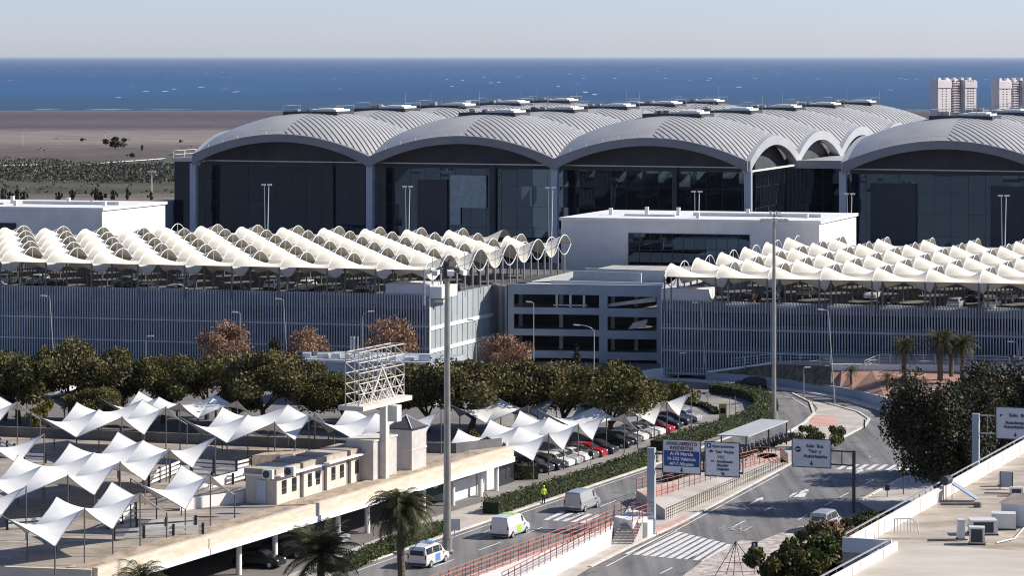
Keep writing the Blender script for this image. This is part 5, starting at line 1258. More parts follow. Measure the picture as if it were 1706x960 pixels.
# ================================================================ VEGETATION
def leaves(b, pts, size, rr, flat=0.5):
    for c in pts:
        s = size * rr.uniform(.6, 1.35); n = Vector((rr.gauss(0, 1), rr.gauss(0, 1), rr.gauss(0, 1) + flat)).normalized()
        x = n.orthogonal().normalized(); y = n.cross(x); a = rr.uniform(0, 6.28); x, y = x * math.cos(a) + y * math.sin(a), y * math.cos(a) - x * math.sin(a)
        b.face([c + x * s * .5, c + y * s * .32, c - x * s * .5, c - y * s * .32])
def crown_points(rr, n, lobes, shell=.75):
    out = []
    for _ in range(n):
        c, r = rr.choice(lobes); d = Vector((rr.gauss(0, 1), rr.gauss(0, 1), rr.gauss(0, 1))).normalized()
        q = (rr.random() ** .45) if rr.random() < shell else rr.random() * 1.18
        p = c + Vector((d.x * r[0], d.y * r[1], d.z * r[2])) * q
        out.append(p)
    return out
def make_tree(seed, Wd, Ht, kind='tree', leafm='leaf', n=7000, size=.42, trunk_h=.34, dens_lobes=16):
    rr = random.Random(seed); t = thing(kind, (0, 0, 0), 'x', 'tree')
    lobes = []; cz = Ht * (trunk_h + (1 - trunk_h) * .5); rz = Ht * (1 - trunk_h) * .5
    for k in range(dens_lobes):
        a = rr.uniform(0, 6.28); d = (rr.random() ** .6) * .78
        c = Vector((math.cos(a) * d * Wd / 2, math.sin(a) * d * Wd / 2, cz + rz * rr.uniform(-.6, .74) * (1 - d * .45)))
        q = rr.uniform(.19, .37); lobes.append((c, (Wd / 2 * q, Wd / 2 * q, rz * q * 1.25)))
    b = MB(); r0 = .028 * Ht + .05; top = Vector((rr.uniform(-.3, .3), rr.uniform(-.3, .3), Ht * trunk_h))
    b.tube((0, 0, 0), top, r0 * 1.25, r0 * .85, 8)
    for k in range(7):
        c, r = lobes[k * 2 % len(lobes)]; mid_ = top.lerp(c, .5) + Vector((rr.uniform(-.4, .4), rr.uniform(-.4, .4), .3)); b.tube(top, mid_, r0 * .6, r0 * .35, 6); b.tube(mid_, c, r0 * .35, r0 * .12, 5)
    b.build('trunk', M['bark'], t)
    b = MB(); leaves(b, crown_points(rr, n, lobes), size, rr); b.build('crown', M[leafm], t); return t
def put(proto, px, pb, pt, wpx, W0, H0, lab, grp, rz=None, m=None, wm=1.12, hm=1.08):
    p = P(px, pb); sc = F / p.y; sx = wpx / sc / W0 * wm; sz = (pb - pt) / sc / H0 * hm
    o = proto.put(p, rz if rz is not None else rnd.uniform(0, 6.28), lab, grp, (sx, sx, sz))
    if m:
        for c in o.children:
            if c.name.startswith('crown'): c.data = crown_variant(c.data, m)
    return o
CV = {}
def crown_variant(me, m):
    k = (me.name, m)
    if k not in CV: q = me.copy(); q.materials[0] = M[m]; CV[k] = q
    return CV[k]
TP = [Proto(make_tree(s, 10, 7, n=19000, size=.29, trunk_h=.2, dens_lobes=26)) for s in (1, 2, 3, 4)]
gt = 'dense evergreen trees behind the parking deck'
TL = [(30, 712, 588, 150, 0, None, 'dark round tree at the left edge behind the deck'), (118, 706, 585, 130, 1, None, 'tall dark tree behind the leftmost deck tents'),
      (200, 704, 598, 130, 2, None, 'dark tree behind the yellow bush'), (272, 706, 600, 120, 3, None, 'dark green tree left of the left brown tree'),
      (345, 700, 610, 110, 0, None, 'dark tree in front of the left brown tree'), (440, 712, 600, 150, 1, None, 'wide dense tree left of the olive one'),
      (520, 708, 616, 110, 2, None, 'dark tree just left of the olive tree'), (570, 716, 642, 120, 3, 'leaf_olive', 'olive green tree left of the billboard post'),
      (712, 720, 612, 130, 0, None, 'dark tree between billboard frame and nearest mast'), (782, 724, 606, 145, 1, None, 'dense tree right of the nearest mast'),
      (868, 716, 612, 125, 2, None, 'dark tree behind the white tent right of the mast'), (935, 722, 612, 140, 3, None, 'dense tree below the cypress'),
      (1020, 734, 620, 145, 1, 'leaf_olive', 'yellowish green tree over the tent right of centre'), (8, 700, 640, 90, 3, None, 'low dark tree filling the left edge'),
      (640, 704, 640, 90, 2, None, 'low dark tree behind the billboard post'), (395, 708, 648, 80, 3, None, 'low dark tree between the two back tents'),
      (160, 716, 650, 80, 1, None, 'small dark tree behind the second back tent')]
for q_, (px, pb, pt, w, k, m, lab) in enumerate(TL): m = m or ('leaf_warm' if q_ in (1, 5, 9, 11) else None); put(TP[k], px, pb, pt, w, 10, 7, lab, gt, m=m, wm=1.38 * rnd.uniform(.9, 1.12), hm=1.16 * rnd.uniform(.92, 1.12))
sp_ = Proto(make_tree(9, 5, 3, 'shrub', 'leaf_yellow', n=1600, size=.3, trunk_h=.12, dens_lobes=9))
sp_.root['category'] = 'shrub'
gs = 'yellow green shrubs by the tents'
put(sp_, 70, 726, 664, 60, 5, 3, 'yellow green shrub poking up between the two left back tents', gs)
put(sp_, 778, 762, 712, 50, 5, 3, 'yellow green shrub behind the deck end right of the mast', gs)
put(sp_, 1120, 690, 632, 90, 5, 3, 'thin yellowing shrub behind the far right tent tips', gs, m='leaf_olive')
put(sp_, 835, 800, 735, 30, 5, 3, 'pale sparse shrub growing in front of the right tent', gs)
gb = 'brown leafed trees before the garage'
bt = Proto(make_tree(21, 8, 7, 'brown_tree', 'leaf_brown', n=4600, size=.30, trunk_h=.2, dens_lobes=22))
for (px, pb, pt, w, lab) in ((376, 640, 543, 100, 'large brown leafed tree at the left fin screen'), (512, 640, 553, 78, 'flat brown leafed tree between two leaning lamps'), (655, 640, 536, 100, 'large brown leafed tree behind the billboard frame'), (843, 648, 563, 92, 'brown leafed tree before the oblique garage wall')):
    put(bt, px, pb, pt, w, 8, 7, lab, gb)
dk = Proto(make_tree(31, 6, 4, 'shrub', 'leaf_dark', n=2200, size=.34, trunk_h=.1)); dk.root['category'] = 'shrub'
put(dk, 455, 640, 568, 50, 6, 4, 'dark shrub between the left and the flat brown tree', 'dark shrubs')
put(dk, 1268, 637, 606, 50, 6, 4, 'dark spiky shrub left of the farther mast', 'dark shrubs'); put(dk, 1352, 641, 606, 44, 6, 4, 'dark spiky shrub right of the farther mast', 'dark shrubs')
# cypress
t = thing('cypress', P(961, 660), 'single slim dark cypress in front of the open garage block', 'cypress'); p = P(961, 660); h = zat(573, p.y); b = MB(); b.tube(p, p + UP * h * .9, .18, .04, 6); b.build('trunk', M['bark'], t)
rr = random.Random(4); b = MB(); leaves(b, [p + Vector((rr.gauss(0, .33) * (1 - z / h) ** .6 * 1.3, rr.gauss(0, .33) * (1 - z / h) ** .6 * 1.3, z)) for z in [rr.uniform(.3, h) for _ in range(1800)]], .3, rr); b.build('crown', M['leaf_dark'], t)
# big dark tree on the right
big = Proto(make_tree(41, 12, 13.2, 'tree', 'leaf_dark', n=52000, size=.30, trunk_h=.06, dens_lobes=34))
p = P(1566, 846); big.put(p, 0, 'huge dark tree on the right over the main road', None, (1.0, 1.0, 1.02))
big2 = Proto(make_tree(42, 14, 11, 'tree', 'leaf_dark', n=42000, size=.30, trunk_h=.12, dens_lobes=34))
big2.put(P(1668, 797), 1, 'second dark tree cut by the right edge, directly behind the gantry post and board', None, (1.05, 1.05, 1.08))
# palms
def make_palm(seed, trunk, frond, n=46, tr=.26, kind='palm_tree', droop=1.0, leafm='leaf_palm', width=.34, nl=16, up0=R(80), dn0=R(-35)):
    rr = random.Random(seed); t = thing(kind, (0, 0, 0), 'x', 'palm tree')
    if trunk > .05:
        b = MB(); k = 8
        for i in range(k): b.tube((.04 * math.sin(i), 0, trunk * i / k), (.04 * math.sin(i + 1), 0, trunk * (i + 1) / k), tr * (1.1 - .02 * i), tr * 1.0, 9)
        b.build('trunk', M['palmbark'], t)
    b = MB()
    for f_ in range(n):
        a = f_ * 2.399 + rr.uniform(-.2, .2); el = dn0 + (up0 - dn0) * (f_ / n) ** .8; L = frond * rr.uniform(.8, 1.08)
        d = Vector((math.cos(a), math.sin(a), 0)); pts = []; p = Vector((0, 0, trunk)); e = el; st_ = L / 10
        for k in range(11):
            pts.append(p.copy()); p = p + (d * math.cos(e) + UP * math.sin(e)) * st_; e -= droop * (.06 + .028 * k)
        sd = Vector((-d.y, d.x, 0))
        for k in range(10): b.bar(pts[k], pts[k + 1], .03)
        for k in range(nl):
            tt = .12 + .88 * k / nl; i = min(9, int(tt * 10)); q = pts[i].lerp(pts[i + 1], tt * 10 - i); dr = (pts[i + 1] - pts[i]).normalized()
            ll = width * frond * (math.sin(math.pi * min(1, tt * .85 + .15)) * .8 + .25)
            for s in (-1, 1):
                tip = q + (sd * s * .8 + dr * .75 - UP * .35 * droop).normalized() * ll * rr.uniform(.8, 1.1); w = .035 * frond / 2.4
                b.face([q - dr * w, q + dr * w, tip])
    b.build('crown', M[leafm], t); return t
gp = 'palm trees'
p1_ = Proto(make_palm(1, 6.1, 3.3, 84, .30, nl=22, droop=1.1)); p = P(668, 985); p1_.put(p + Vector((0, 0, 0)), 0, 'largest palm with a shaggy crown and thick trunk in front of the deck', gp)
p2_ = Proto(make_palm(2, 2.7, 3.9, 60, .3, droop=.8, nl=20)); p2_.put(P(535, 985), .5, 'low wide palm at the bottom edge before the deck columns', gp)
p3_ = Proto(make_palm(3, 3.0, 2.5, 40, .28, nl=16)); q = PY(236, 950, 216); p3_.put(Vector((q.x, q.y, 0)), 0, 'palm crown just reaching into the bottom edge at the left', gp)
pm = Proto(make_palm(5, 4.2, 2.5, 48, .30, nl=16))
pm.put(P(1566, 634, 2.5), 0, 'bushiest palm on the terrace at the right', gp, 1.12); pm.put(P(1506, 634, 2.4), 1, 'sparse palm left of the terrace palm group', gp, .95); pm.put(P(1604, 634, 2.5), 2, 'palm on the terrace half hidden by the dark tree', gp, 1.02); pm.put(P(1585, 628, 2.7), 2.5, 'rear palm squeezed inside the terrace group', gp, .9)
ps = Proto(make_palm(6, 1.6, 1.5, 26, .16, nl=10)); gq = 'small palms in the red bed'
ps.put(P(1418, 640, 1.7), 0, 'small palm in the red bed beside the leaning lamp', gq, .95); ps.put(P(1478, 652, 1.7), 1, 'small palm in the middle of the red bed', gq, 1.0)
# hedges
def hedge(lab, pts, w, h, m='leaf_hedge', dens=110, name='hedge', size=.22, cat='hedge', zb=0, seed=1):
    Q = [P(x, y, zb) for x, y in pts]; t = thing(name, Q[0], lab, cat); rr = random.Random(seed); b = MB(); core = MB(); L_ = []
    for i in range(len(Q) - 1):
        d = Q[i + 1] - Q[i]; L = d.length; d.normalize(); s = Vector((-d.y, d.x, 0))
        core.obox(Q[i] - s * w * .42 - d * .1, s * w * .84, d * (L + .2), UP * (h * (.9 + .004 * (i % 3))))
        for _ in range(int(L * dens)):
            x = rr.uniform(-.15, L + .15); f_ = rr.random(); wob = .06 * math.sin(x * 1.7) + .04 * math.sin(x * 4.1)
            if f_ < .45: p = Q[i] + d * x + s * rr.uniform(-w / 2, w / 2) + UP * (h + wob + rr.gauss(0, .05))
            else: p = Q[i] + d * x + s * (w / 2 * (1 if rr.random() < .3 else -1) + rr.gauss(0, .05)) + UP * rr.uniform(.05, h)
            L_.append(p)
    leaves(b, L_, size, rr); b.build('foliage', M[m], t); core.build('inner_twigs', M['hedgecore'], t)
    return t
hedge('long clipped hedge between car park and slip road', [(818, 858), (900, 831), (1000, 799), (1082, 771)], 1.9, 1.25)
hedge('lower hedge strip behind the palm near the deck columns', [(560, 955), (650, 917), (738, 884)], 2.0, .8, seed=2)
hedge('dark square clipped hedge block beside the deck end', [(838, 800), (890, 798)], 2.6, 1.6, 'leaf_dark', seed=3)
hedge('crescent hedge curving round the inside of the bend', [(1100, 752), (1160, 733), (1225, 715), (1262, 700), (1277, 686), (1272, 673), (1250, 664), (1215, 657), (1190, 655)], 2.6, 1.2, seed=4)
hedge('thin dark hedge line bordering the bare car park corner', [(1140, 672), (1175, 680), (1195, 692)], .8, .5, 'leaf_dark', seed=5)
rb = Proto(make_tree(51, 5, 2.2, 'shrub', 'leaf_hedge', n=2600, size=.24, trunk_h=.05, dens_lobes=10)); rb.root['category'] = 'shrub'
put(rb, 1340, 748, 712, 50, 5, 2.2, 'round clipped bush left on the plaza behind the single sign', 'bushes on the plaza'); put(rb, 1383, 750, 712, 48, 5, 2.2, 'round clipped bush right on the plaza behind the single sign', 'bushes on the plaza')
# shrubs at the foot of the right hand building
sm = Proto(make_tree(61, 4, 3, 'shrub', 'leaf', n=3200, size=.26, trunk_h=.05, dens_lobes=12)); sm.root['category'] = 'shrub'
gz_ = 'mixed shrubs along the foot of the right building'
for (px, pb, pt, w, m, lab) in ((1300, 985, 902, 90, None, 'dark green shrub nearest the tripod at the bottom edge'), (1345, 985, 888, 90, 'leaf_hedge', 'light green shrub in the middle of the bottom right clump'), (1375, 945, 872, 80, None, 'dark shrub partly hiding the white pickup'),
                                (1400, 930, 866, 70, 'leaf_brown', 'brown twiggy shrub beside the building wall'), (1430, 915, 858, 60, 'leaf_olive', 'olive shrub where the building wall begins'), (1320, 1000, 915, 80, 'leaf_olive', 'olive shrub at the very bottom edge'), (1385, 985, 905, 90, None, 'shaded shrub tight against the building'), (1450, 895, 850, 50, 'leaf_hedge', 'small shrub at the gantry foot')):
    put(sm, px, pb, pt, w, 4, 3, lab, gz_, m=m, wm=1.45, hm=1.15)
# far vegetation on the plain
rr = random.Random(8); b = MB(); L_ = []
for c_ in range(230):
    x = rr.uniform(-80, 300); y = 262 + 40 * rr.random() ** .8
    if x > 75 and y < 274: y = rr.uniform(277, 303)
    if c_ > 190: x = rr.uniform(-80, 420); y = rr.choice((rr.uniform(200, 262), rr.uniform(303, 325)))
    c = T(x, y); rx, ry, hz_ = rr.uniform(5, 26), rr.uniform(6, 34), rr.uniform(.8, 3.4)
    if c_ > 190: rx *= .25; ry *= .25; hz_ *= .6
    for _ in range(int(8 + rx * ry * .26)):
        a, q = rr.uniform(0, 6.28), rr.random() ** .5; L_.append(c + Vector((rx * q * math.cos(a), ry * q * math.sin(a), hz_ * (1 - q * q) * rr.uniform(.2, 1))))
leaves(b, L_, 1.0, rr); tag(b.build('scrubland', M['leafscrub'] if 'leafscrub' in M else M['leaf'], loc=(0, 0, 0)), 'band of dark green scrub on the plain left of the terminal', 'scrub', kind='stuff')
fp = Proto(make_tree(71, 9, 6, 'far_tree', 'leaf_dark', n=900, size=.9, trunk_h=.1, dens_lobes=10))
def far(px, pb, pt, w, lab, grp='trees on the plain'):
    p = T(px, pb); sc = F / p.y; fp.put(p, rnd.uniform(0, 6), lab, grp, (w / sc / 9, w / sc / 9, (pb - pt) / sc / 6))
far(192, 248, 226, 44, 'dark mound of trees alone on the distant plain'); far(236, 252, 240, 8, 'small upright dark tree on the plain beside the mound'); far(218, 263, 254, 18, 'low dark bush on the plain below the mound'); far(138, 236, 229, 12, 'tiny far bush left of the mound'); far(302, 238, 232, 12, 'tiny far bush close to the terminal roof')
for k, x in enumerate((4, 16, 30, 40)): far(x, 338, 312 + (k % 2) * 5, 15, '%s slim dark tree from the left edge behind the left service building' % ordc[k], 'slim trees behind the left service building')
for k, x in enumerate((98, 120, 158, 167, 190, 214, 250)): far(x, 336, 318 - (k % 3) * 4, 14 + 10 * (k == 3), '%s small dark tree from the left on the sandy ground above the service roof' % ordc[k], 'small trees behind the left service building roof')
b = MB()
for a, c in (((-10, 278), (60, 276)), ((80, 280), (128, 277)), ((145, 275), (270, 266))):
    p, q = T(*a), T(*c); b.face([p + UP * .3, q + UP * .3, q + Vector((0, 16, .3)), p + Vector((0, 12, .3))])
structure(b.build('dirt_track', M['render']))
for (px, pb, pt, lab) in ((38, 243, 218, 'tiny pale lamp post far out on the plain at the left'), (176, 240, 220, 'tiny pale lamp post beside the far mound'), (253, 330, 288, 'pale lamp post in front of the scrub near the terminal')):
    p = T(px, pb); h = (pb - pt) * p.y / F; t = thing('far_lamp_post', p, lab, 'lamp post', 'lamp posts on the plain'); b = MB(); b.tube(p, p + UP * h, .22, .16, 5); b.build('pole', M['frame'], t); b = MB(); b.box(p.x - 1.2, p.x + 1.2, p.y - .3, p.y + .3, p.z + h, p.z + h + .5); b.build('lamp_head', M['frame'], t)
# ================================================================ VEHICLES, PEOPLE, ROOF ON THE RIGHT
def carpaint(n, c, metal=.3): 
    M[n] = mat(n, c, .25, metal, var=0, spec=.6); return M[n]
for n_, c_ in (('p_white', (.75, .75, .75)), ('p_black', (.012, .012, .015)), ('p_grey', (.12, .13, .14)), ('p_silver', (.42, .43, .45)), ('p_red', (.35, .012, .02)), ('p_blue', (.05, .10, .22)), ('p_dark', (.04, .045, .06))): carpaint(n_, c_)
SPEC = {
 'hatch': dict(L=4.1, hw=.88, st=[(-2.05, .72, .78), (-1.98, .95, 1.02), (-1.62, .98, 1.38), (-.9, .98, 1.46), (.15, .96, 1.45), (.5, .95, 1.33), (1.05, .92, .97), (1.8, .78, .82), (2.05, .58, .6)], wx=(-1.25, 1.3)),
 'van': dict(L=4.6, hw=.92, st=[(-2.3, 1.1, 1.72), (-2.22, 1.12, 1.86), (-1.0, 1.12, 1.92), (.55, 1.12, 1.9), (.95, 1.1, 1.75), (1.55, 1.02, 1.08), (2.15, .85, .9), (2.3, .6, .62)], wx=(-1.45, 1.45)),
 'kombi': dict(L=4.4, hw=.9, st=[(-2.2, 1.05, 1.5), (-2.1, 1.06, 1.76), (-.9, 1.06, 1.82), (.45, 1.05, 1.8), (.85, 1.03, 1.6), (1.4, .98, 1.03), (2.05, .82, .86), (2.2, .6, .62)], wx=(-1.35, 1.4))}
def sect(st, hw, x, zb, zr):
    g = zr - zb; r = hw * (.80 if g > .3 else .9); z0 = .24; tap = hw * (.97 if abs(x) > SPEC_L * .46 else 1)
    half = [(0, z0), (tap * .9, z0), (tap, z0 + .18), (tap, zb - .12), (tap * .97, zb), (r, zr - .05), (r * .86, zr), (0, zr + .02)]
    return half + [(-y, z) for y, z in reversed(half[1:-1])]
def make_vehicle(kind, paint, name, cat, glass_from=-9, stripe=None):
    global SPEC_L
    S_ = SPEC[kind]; SPEC_L = S_['L']; st = S_['st']; hw = S_['hw']; t = thing(name, (0, 0, 0), 'x', cat)
    b = MB(); rings = []
    for (x, zb, zr) in st: rings.append([Vector((x, y, z)) for y, z in sect(st, hw, x, zb, zr)])
    n = len(rings[0])
    for rg in rings: b.v += rg
    for i in range(len(rings) - 1):
        for k in range(n): b.f.append((i * n + k, (i + 1) * n + k, (i + 1) * n + (k + 1) % n, i * n + (k + 1) % n)); b.m.append(0)
    b.f.append(tuple(range(n))); b.m.append(0); b.f.append(tuple((len(rings) - 1) * n + k for k in reversed(range(n)))); b.m.append(0)
    b.build('body', M[paint], t)
    g = MB()
    def pt(i, f, s, off=.015):
        x, zb, zr = st[i]; G = zr - zb; r = hw * (.80 if G > .3 else .9); y0, y1 = hw * .97, r; z0_, z1_ = zb, zr - .05
        return Vector((x, s * (y0 + (y1 - y0) * f + off), z0_ + (z1_ - z0_) * f))
    for i in range(1, len(st) - 1):
        if st[i][2] - st[i][1] > .3 and st[i + 1][2] - st[i + 1][1] > .25 and st[i][0] >= glass_from:
            for s in (-1, 1):
                a, c, d, e = pt(i, .1, s), pt(i + 1, .1, s), pt(i + 1, .9, s), pt(i, .9, s); m_ = (a + c + d + e) / 4
                g.face([m_ + (q - m_) * .9 for q in ((a, c, d, e) if s < 0 else (e, d, c, a))])
    for i in range(len(st) - 1):
        (xa, ba, ra_), (xb, bb_, rb_) = st[i], st[i + 1]
        if ra_ - ba > .15 and rb_ - bb_ < .12 and xb > 0:     # windscreen
            y1, y2 = hw * .70, hw * .80; nrm = Vector(((ra_ - rb_), 0, (xb - xa))).normalized() * .02
            g.face([Vector((xa + .02, -y1, ra_ - .02)) + nrm, Vector((xb - .06, -y2, rb_ + .05)) + nrm, Vector((xb - .06, y2, rb_ + .05)) + nrm, Vector((xa + .02, y1, ra_ - .02)) + nrm])
        if i in (0, 1) and rb_ - ra_ > .3:                         # sloped rear window
            nrm = Vector((-(rb_ - ra_), 0, (xb - xa))).normalized() * .02; y1 = hw * .68
            g.face([Vector((xb, -y1, rb_ - .05)) + nrm, Vector((xb, y1, rb_ - .05)) + nrm, Vector((xa, y1, ra_ + .05)) + nrm, Vector((xa, -y1, ra_ + .05)) + nrm])
    if kind != 'hatch':
        x = st[0][0] - .02
        if kind == 'kombi' : g.face([(x, hw * .7, 1.08), (x, -hw * .7, 1.08), (x, -hw * .66, 1.48), (x, hw * .66, 1.48)])
    g.build('windows', M['window'], t)
    for x in S_['wx']:
        for s in (-1, 1):
            w = MB(); w.tube((x, s * (hw - .2), .31), (x, s * (hw + .015), .31), .31, n=16); wo = w.build('wheel', M['rubber'], t)
            w = MB(); w.tube((x, s * (hw + .016), .31), (x, s * (hw + .03), .31), .19, n=12); w.build('rim', M['p_silver'], wo)
    for s in (-1, 1):
        w = MB(); x0 = -S_['L'] / 2; w.box(x0 - .03, x0 + .12, s * hw * .88 - .06, s * hw * .88 + .06, .80, 1.0 if kind == 'hatch' else 1.12); w.build('tail_lamp', M['redlamp'], t)
        w = MB(); x1 = S_['L'] / 2; w.box(x1 - .22, x1 - .02, s * hw * .74 - .14, s * hw * .74 + .14, .58, .72); w.build('headlamp', M['lampglass'], t)
        w = MB(); w.box(.72 if kind == 'hatch' else .95, .86 if kind == 'hatch' else 1.09, s * (hw + .08) - .08, s * (hw + .08) + .08, .95, 1.07); w.build('mirror', M[paint], t)
    w = MB(); x0 = -S_['L'] / 2; w.box(x0 - .05, x0 + .1, -hw * .9, hw * .9, .27, .46); w.build('bumper', M['p_dark'], t)
    w = MB(); w.box(x0 - .06, x0 - .045, -.26, .26, .55 if kind != 'hatch' else .62, .66 if kind != 'hatch' else .73); w.build('number_plate', M['frame'], t)
    if stripe:
        w = MB()
        for s in (-1, 1): w.box(-.55, .35, min(s * hw * 1.0, s * (hw + .012)), max(s * hw, s * (hw + .012)), .42, 1.02)
        w.box(-.55, .3, -hw * .68, hw * .68, 1.935, 1.95); w.build('livery_stripe', M[stripe], t)
    return t
VP = {}
def vehicle(kind, paint, px, py, hd, lab, name='parked_car', cat='car', grp=None, z=0.0, gf=-9, stripe=None, pos=None):
    key = (kind, paint, gf, stripe)
    if key not in VP: VP[key] = Proto(make_vehicle(kind, paint, name, cat, gf, stripe))
    p = pos if pos is not None else P(px, py, z); o = VP[key].put(Vector((p.x, p.y, z + .03)), R(90 - hd), lab, grp); o['category'] = cat; return o
M['livery_green'] = mat('livery_green', (.32, .62, .06), .4, var=0); M['livery_blue'] = mat('livery_blue', (.10, .24, .50), .4, var=0)
vehicle('van', 'p_white', 850, 893, 24, 'white delivery van with a lime green stripe on the slip road', 'delivery_van', 'van', gf=.4, stripe='livery_green')
vehicle('van', 'p_silver', 970, 850, 24, 'plain pale grey delivery van farther up the slip road', 'delivery_van', 'van', gf=.4)
vehicle('kombi', 'p_white', 714, 942, 24, 'white and blue small van beside the foot of the nearest mast', 'small_van', 'van', stripe='livery_blue')
vehicle('kombi', 'p_silver', 1376, 884, 24, 'pale boxy car half behind shrubs on the main road', 'boxy_car', 'car')
vehicle('hatch', 'p_black', 1250, 648, -82, 'black car driving round the bend', 'car', 'car')
gc = 'cars parked under the white tents'
ACR = 114
for (px, py, pn, lab) in ((888, 787, 'p_dark', 'dark car parked nearest, beside the hedge block'), (905, 783, 'p_black', 'black car parked second from the hedge block'), (922, 778, 'p_white', 'white car parked below the front tent corner'), (936, 774, 'p_silver', 'silver car parked below the front tent corner'),
                          (950, 769, 'p_white', 'white car parked under the middle of the near tent'), (963, 765, 'p_grey', 'grey car parked left of the near red car'), (978, 761, 'p_red', 'red car parked under the near tent'), (996, 756, 'p_dark', 'dark car parked right of the near red car'),
                          (1022, 746, 'p_black', 'black car parked in the middle of the row'), (1036, 740, 'p_grey', 'dark grey car parked left of the pair of white ones'), (1048, 735, 'p_white', 'white car parked left of the far red car'), (1062, 730, 'p_silver', 'silver car parked beside the far white one'), (1076, 726, 'p_white', 'white car parked directly left of the far red car'),
                          (1092, 722, 'p_red', 'red car parked near the left edge of the sign gantry'), (1106, 715, 'p_black', 'black car parked right of the far red car'), (1122, 708, 'p_dark', 'dark car parked under the far tent tips'), (1138, 703, 'p_silver', 'silver car parked last in the row at the far end')):
    vehicle('hatch', pn, px, py, ACR, lab, grp=gc)
for (px, py, pn, lab) in ((1130, 800, 'p_black', 'black car seen below the blue sign on the slip road'), ): vehicle('hatch', pn, px, py, 24, lab, 'car')
gd = 'cars parked under the deck'
for (px, py, pn, lab) in ((432, 945, 'p_black', 'black car parked under the deck behind the first column'), (478, 928, 'p_dark', 'dark car parked under the deck between first and second column'), (540, 905, 'p_silver', 'silver car in shade under the deck behind the low palm')): vehicle('hatch', pn, px, py, 110, lab, grp=gd)
# cars on the shaded roof decks of the garages
gr_ = 'cars parked on the garage roofs'
rr = random.Random(14); cols = ['p_white', 'p_silver', 'p_grey', 'p_black', 'p_white', 'p_dark', 'p_silver']
def roofcar(base, i, k, side):
    p = base - A2 * (CWID * i + 2.2 * (i % 2) + 1.8) * (1 if side == 'left' else -1) + B2 * (4.5 + 11.5 * k)
    pn = cols[(i * 3 + k * 2) % 7]; w = {'p_white': 'white', 'p_silver': 'silver', 'p_grey': 'grey', 'p_black': 'black', 'p_dark': 'dark'}[pn]
    vehicle('hatch', pn, 0, 0, 20.6 if (i + k) % 2 else 200.6, '%s car under the canopies, bay %s of the %s row on the %s garage roof' % (w, ordc[i % 14], ordn[k], side), grp=gr_, z=ZD, pos=p)
for i in range(0, 12):
    for k in (0, 1):
        if rr.random() < .72: roofcar(C_L, i, k, 'left')
for i in range(0, 10):
    for k in (0, 1):
        if rr.random() < .72: roofcar(C_R, i, k, 'right')
# low lit kerb planters between the bays on the garage roofs
for side, base, n, sg in (('left', C_L, 12, -1), ('right', C_R, 10, 1)):
    for i in range(n):
        p = base + A2 * sg * (CWID * (i + .35)) + B2 * 2.0
        b = MB(); b.obox(Vector((p.x, p.y, ZD)), A2 * 3.6, B2 * .5, UP * .35); o = b.build('bay_kerb', M['white_paint'], loc=Vector((p.x, p.y, ZD)))
        tag(o, 'white bay kerb number %s from the middle, front of the %s garage roof' % (ordc[i], side), 'kerb', 'white bay kerbs on the garage roofs')
# motorcycles and their shelter
sh0 = P(1228, 770); shelter = thing('motorcycle_shelter', sh0, 'long flat pale shelter roof over parked motorcycles', 'shelter')
def Pz(px, py, z): return P(px, py, z)
q1, q2, q3, q4 = Pz(1194, 727, 2.5), Pz(1247, 729, 2.5), Pz(1313, 703, 2.5), Pz(1268, 700, 2.5)
b = MB(); b.hexa([q1, q2, q3, q4] + [p + UP * .12 for p in (q1, q2, q3, q4)]); b.build('roof', mat('shelter_roof', (.40, .42, .44), .6, var=.05), shelter)
for q in (q2 - Vector((.2, -.4, 0)), q3 - Vector((.2, .4, 0)), q2.lerp(q3, .5), q1.lerp(q4, .1)):
    b = MB(); b.tube((q.x, q.y, 0), q, .08, n=6); b.build('post', M['darksteel'], shelter)
def make_bike():
    t = thing('motorcycle', (0, 0, 0), 'x', 'motorcycle')
    for x in (-.65, .65):
        b = MB(); b.tube((x, -.06, .3), (x, .06, .3), .3, n=12); b.build('wheel', M['rubber'], t)
    b = MB(); b.hexa([(-.35, -.12, .35), (.35, -.12, .35), (.35, .12, .35), (-.35, .12, .35), (-.45, -.14, .75), (.4, -.12, .85), (.4, .12, .85), (-.45, .14, .75)]); b.build('engine_body', M['p_dark'], t)
    b = MB(); b.hexa([(-.75, -.13, .72), (0, -.13, .72), (0, .13, .72), (-.75, .13, .72), (-.8, -.1, .84), (0, -.12, .8), (0, .12, .8), (-.8, .1, .84)]); b.build('seat', M['rubber'], t)
    b = MB(); b.tube((.65, 0, .3), (.4, 0, 1.0), .05, n=6); b.tube((.4, -.35, 1.02), (.4, .35, 1.02), .03, n=6); b.box(.38, .5, -.15, .15, .85, 1.15); b.build('handlebar', M['p_silver'], t)
    return t
mbp = Proto(make_bike()); a0, a1 = P(1222, 768), P(1310, 735)
for k in range(14): 
    p = a0.lerp(a1, k / 13) + Vector((rnd.uniform(-.1, .1), 0, .05)); mbp.put(p, R(10 + rnd.uniform(-8, 8)), '%s motorcycle from the near end under the flat shelter' % ordc[k], 'motorcycles under the shelter')
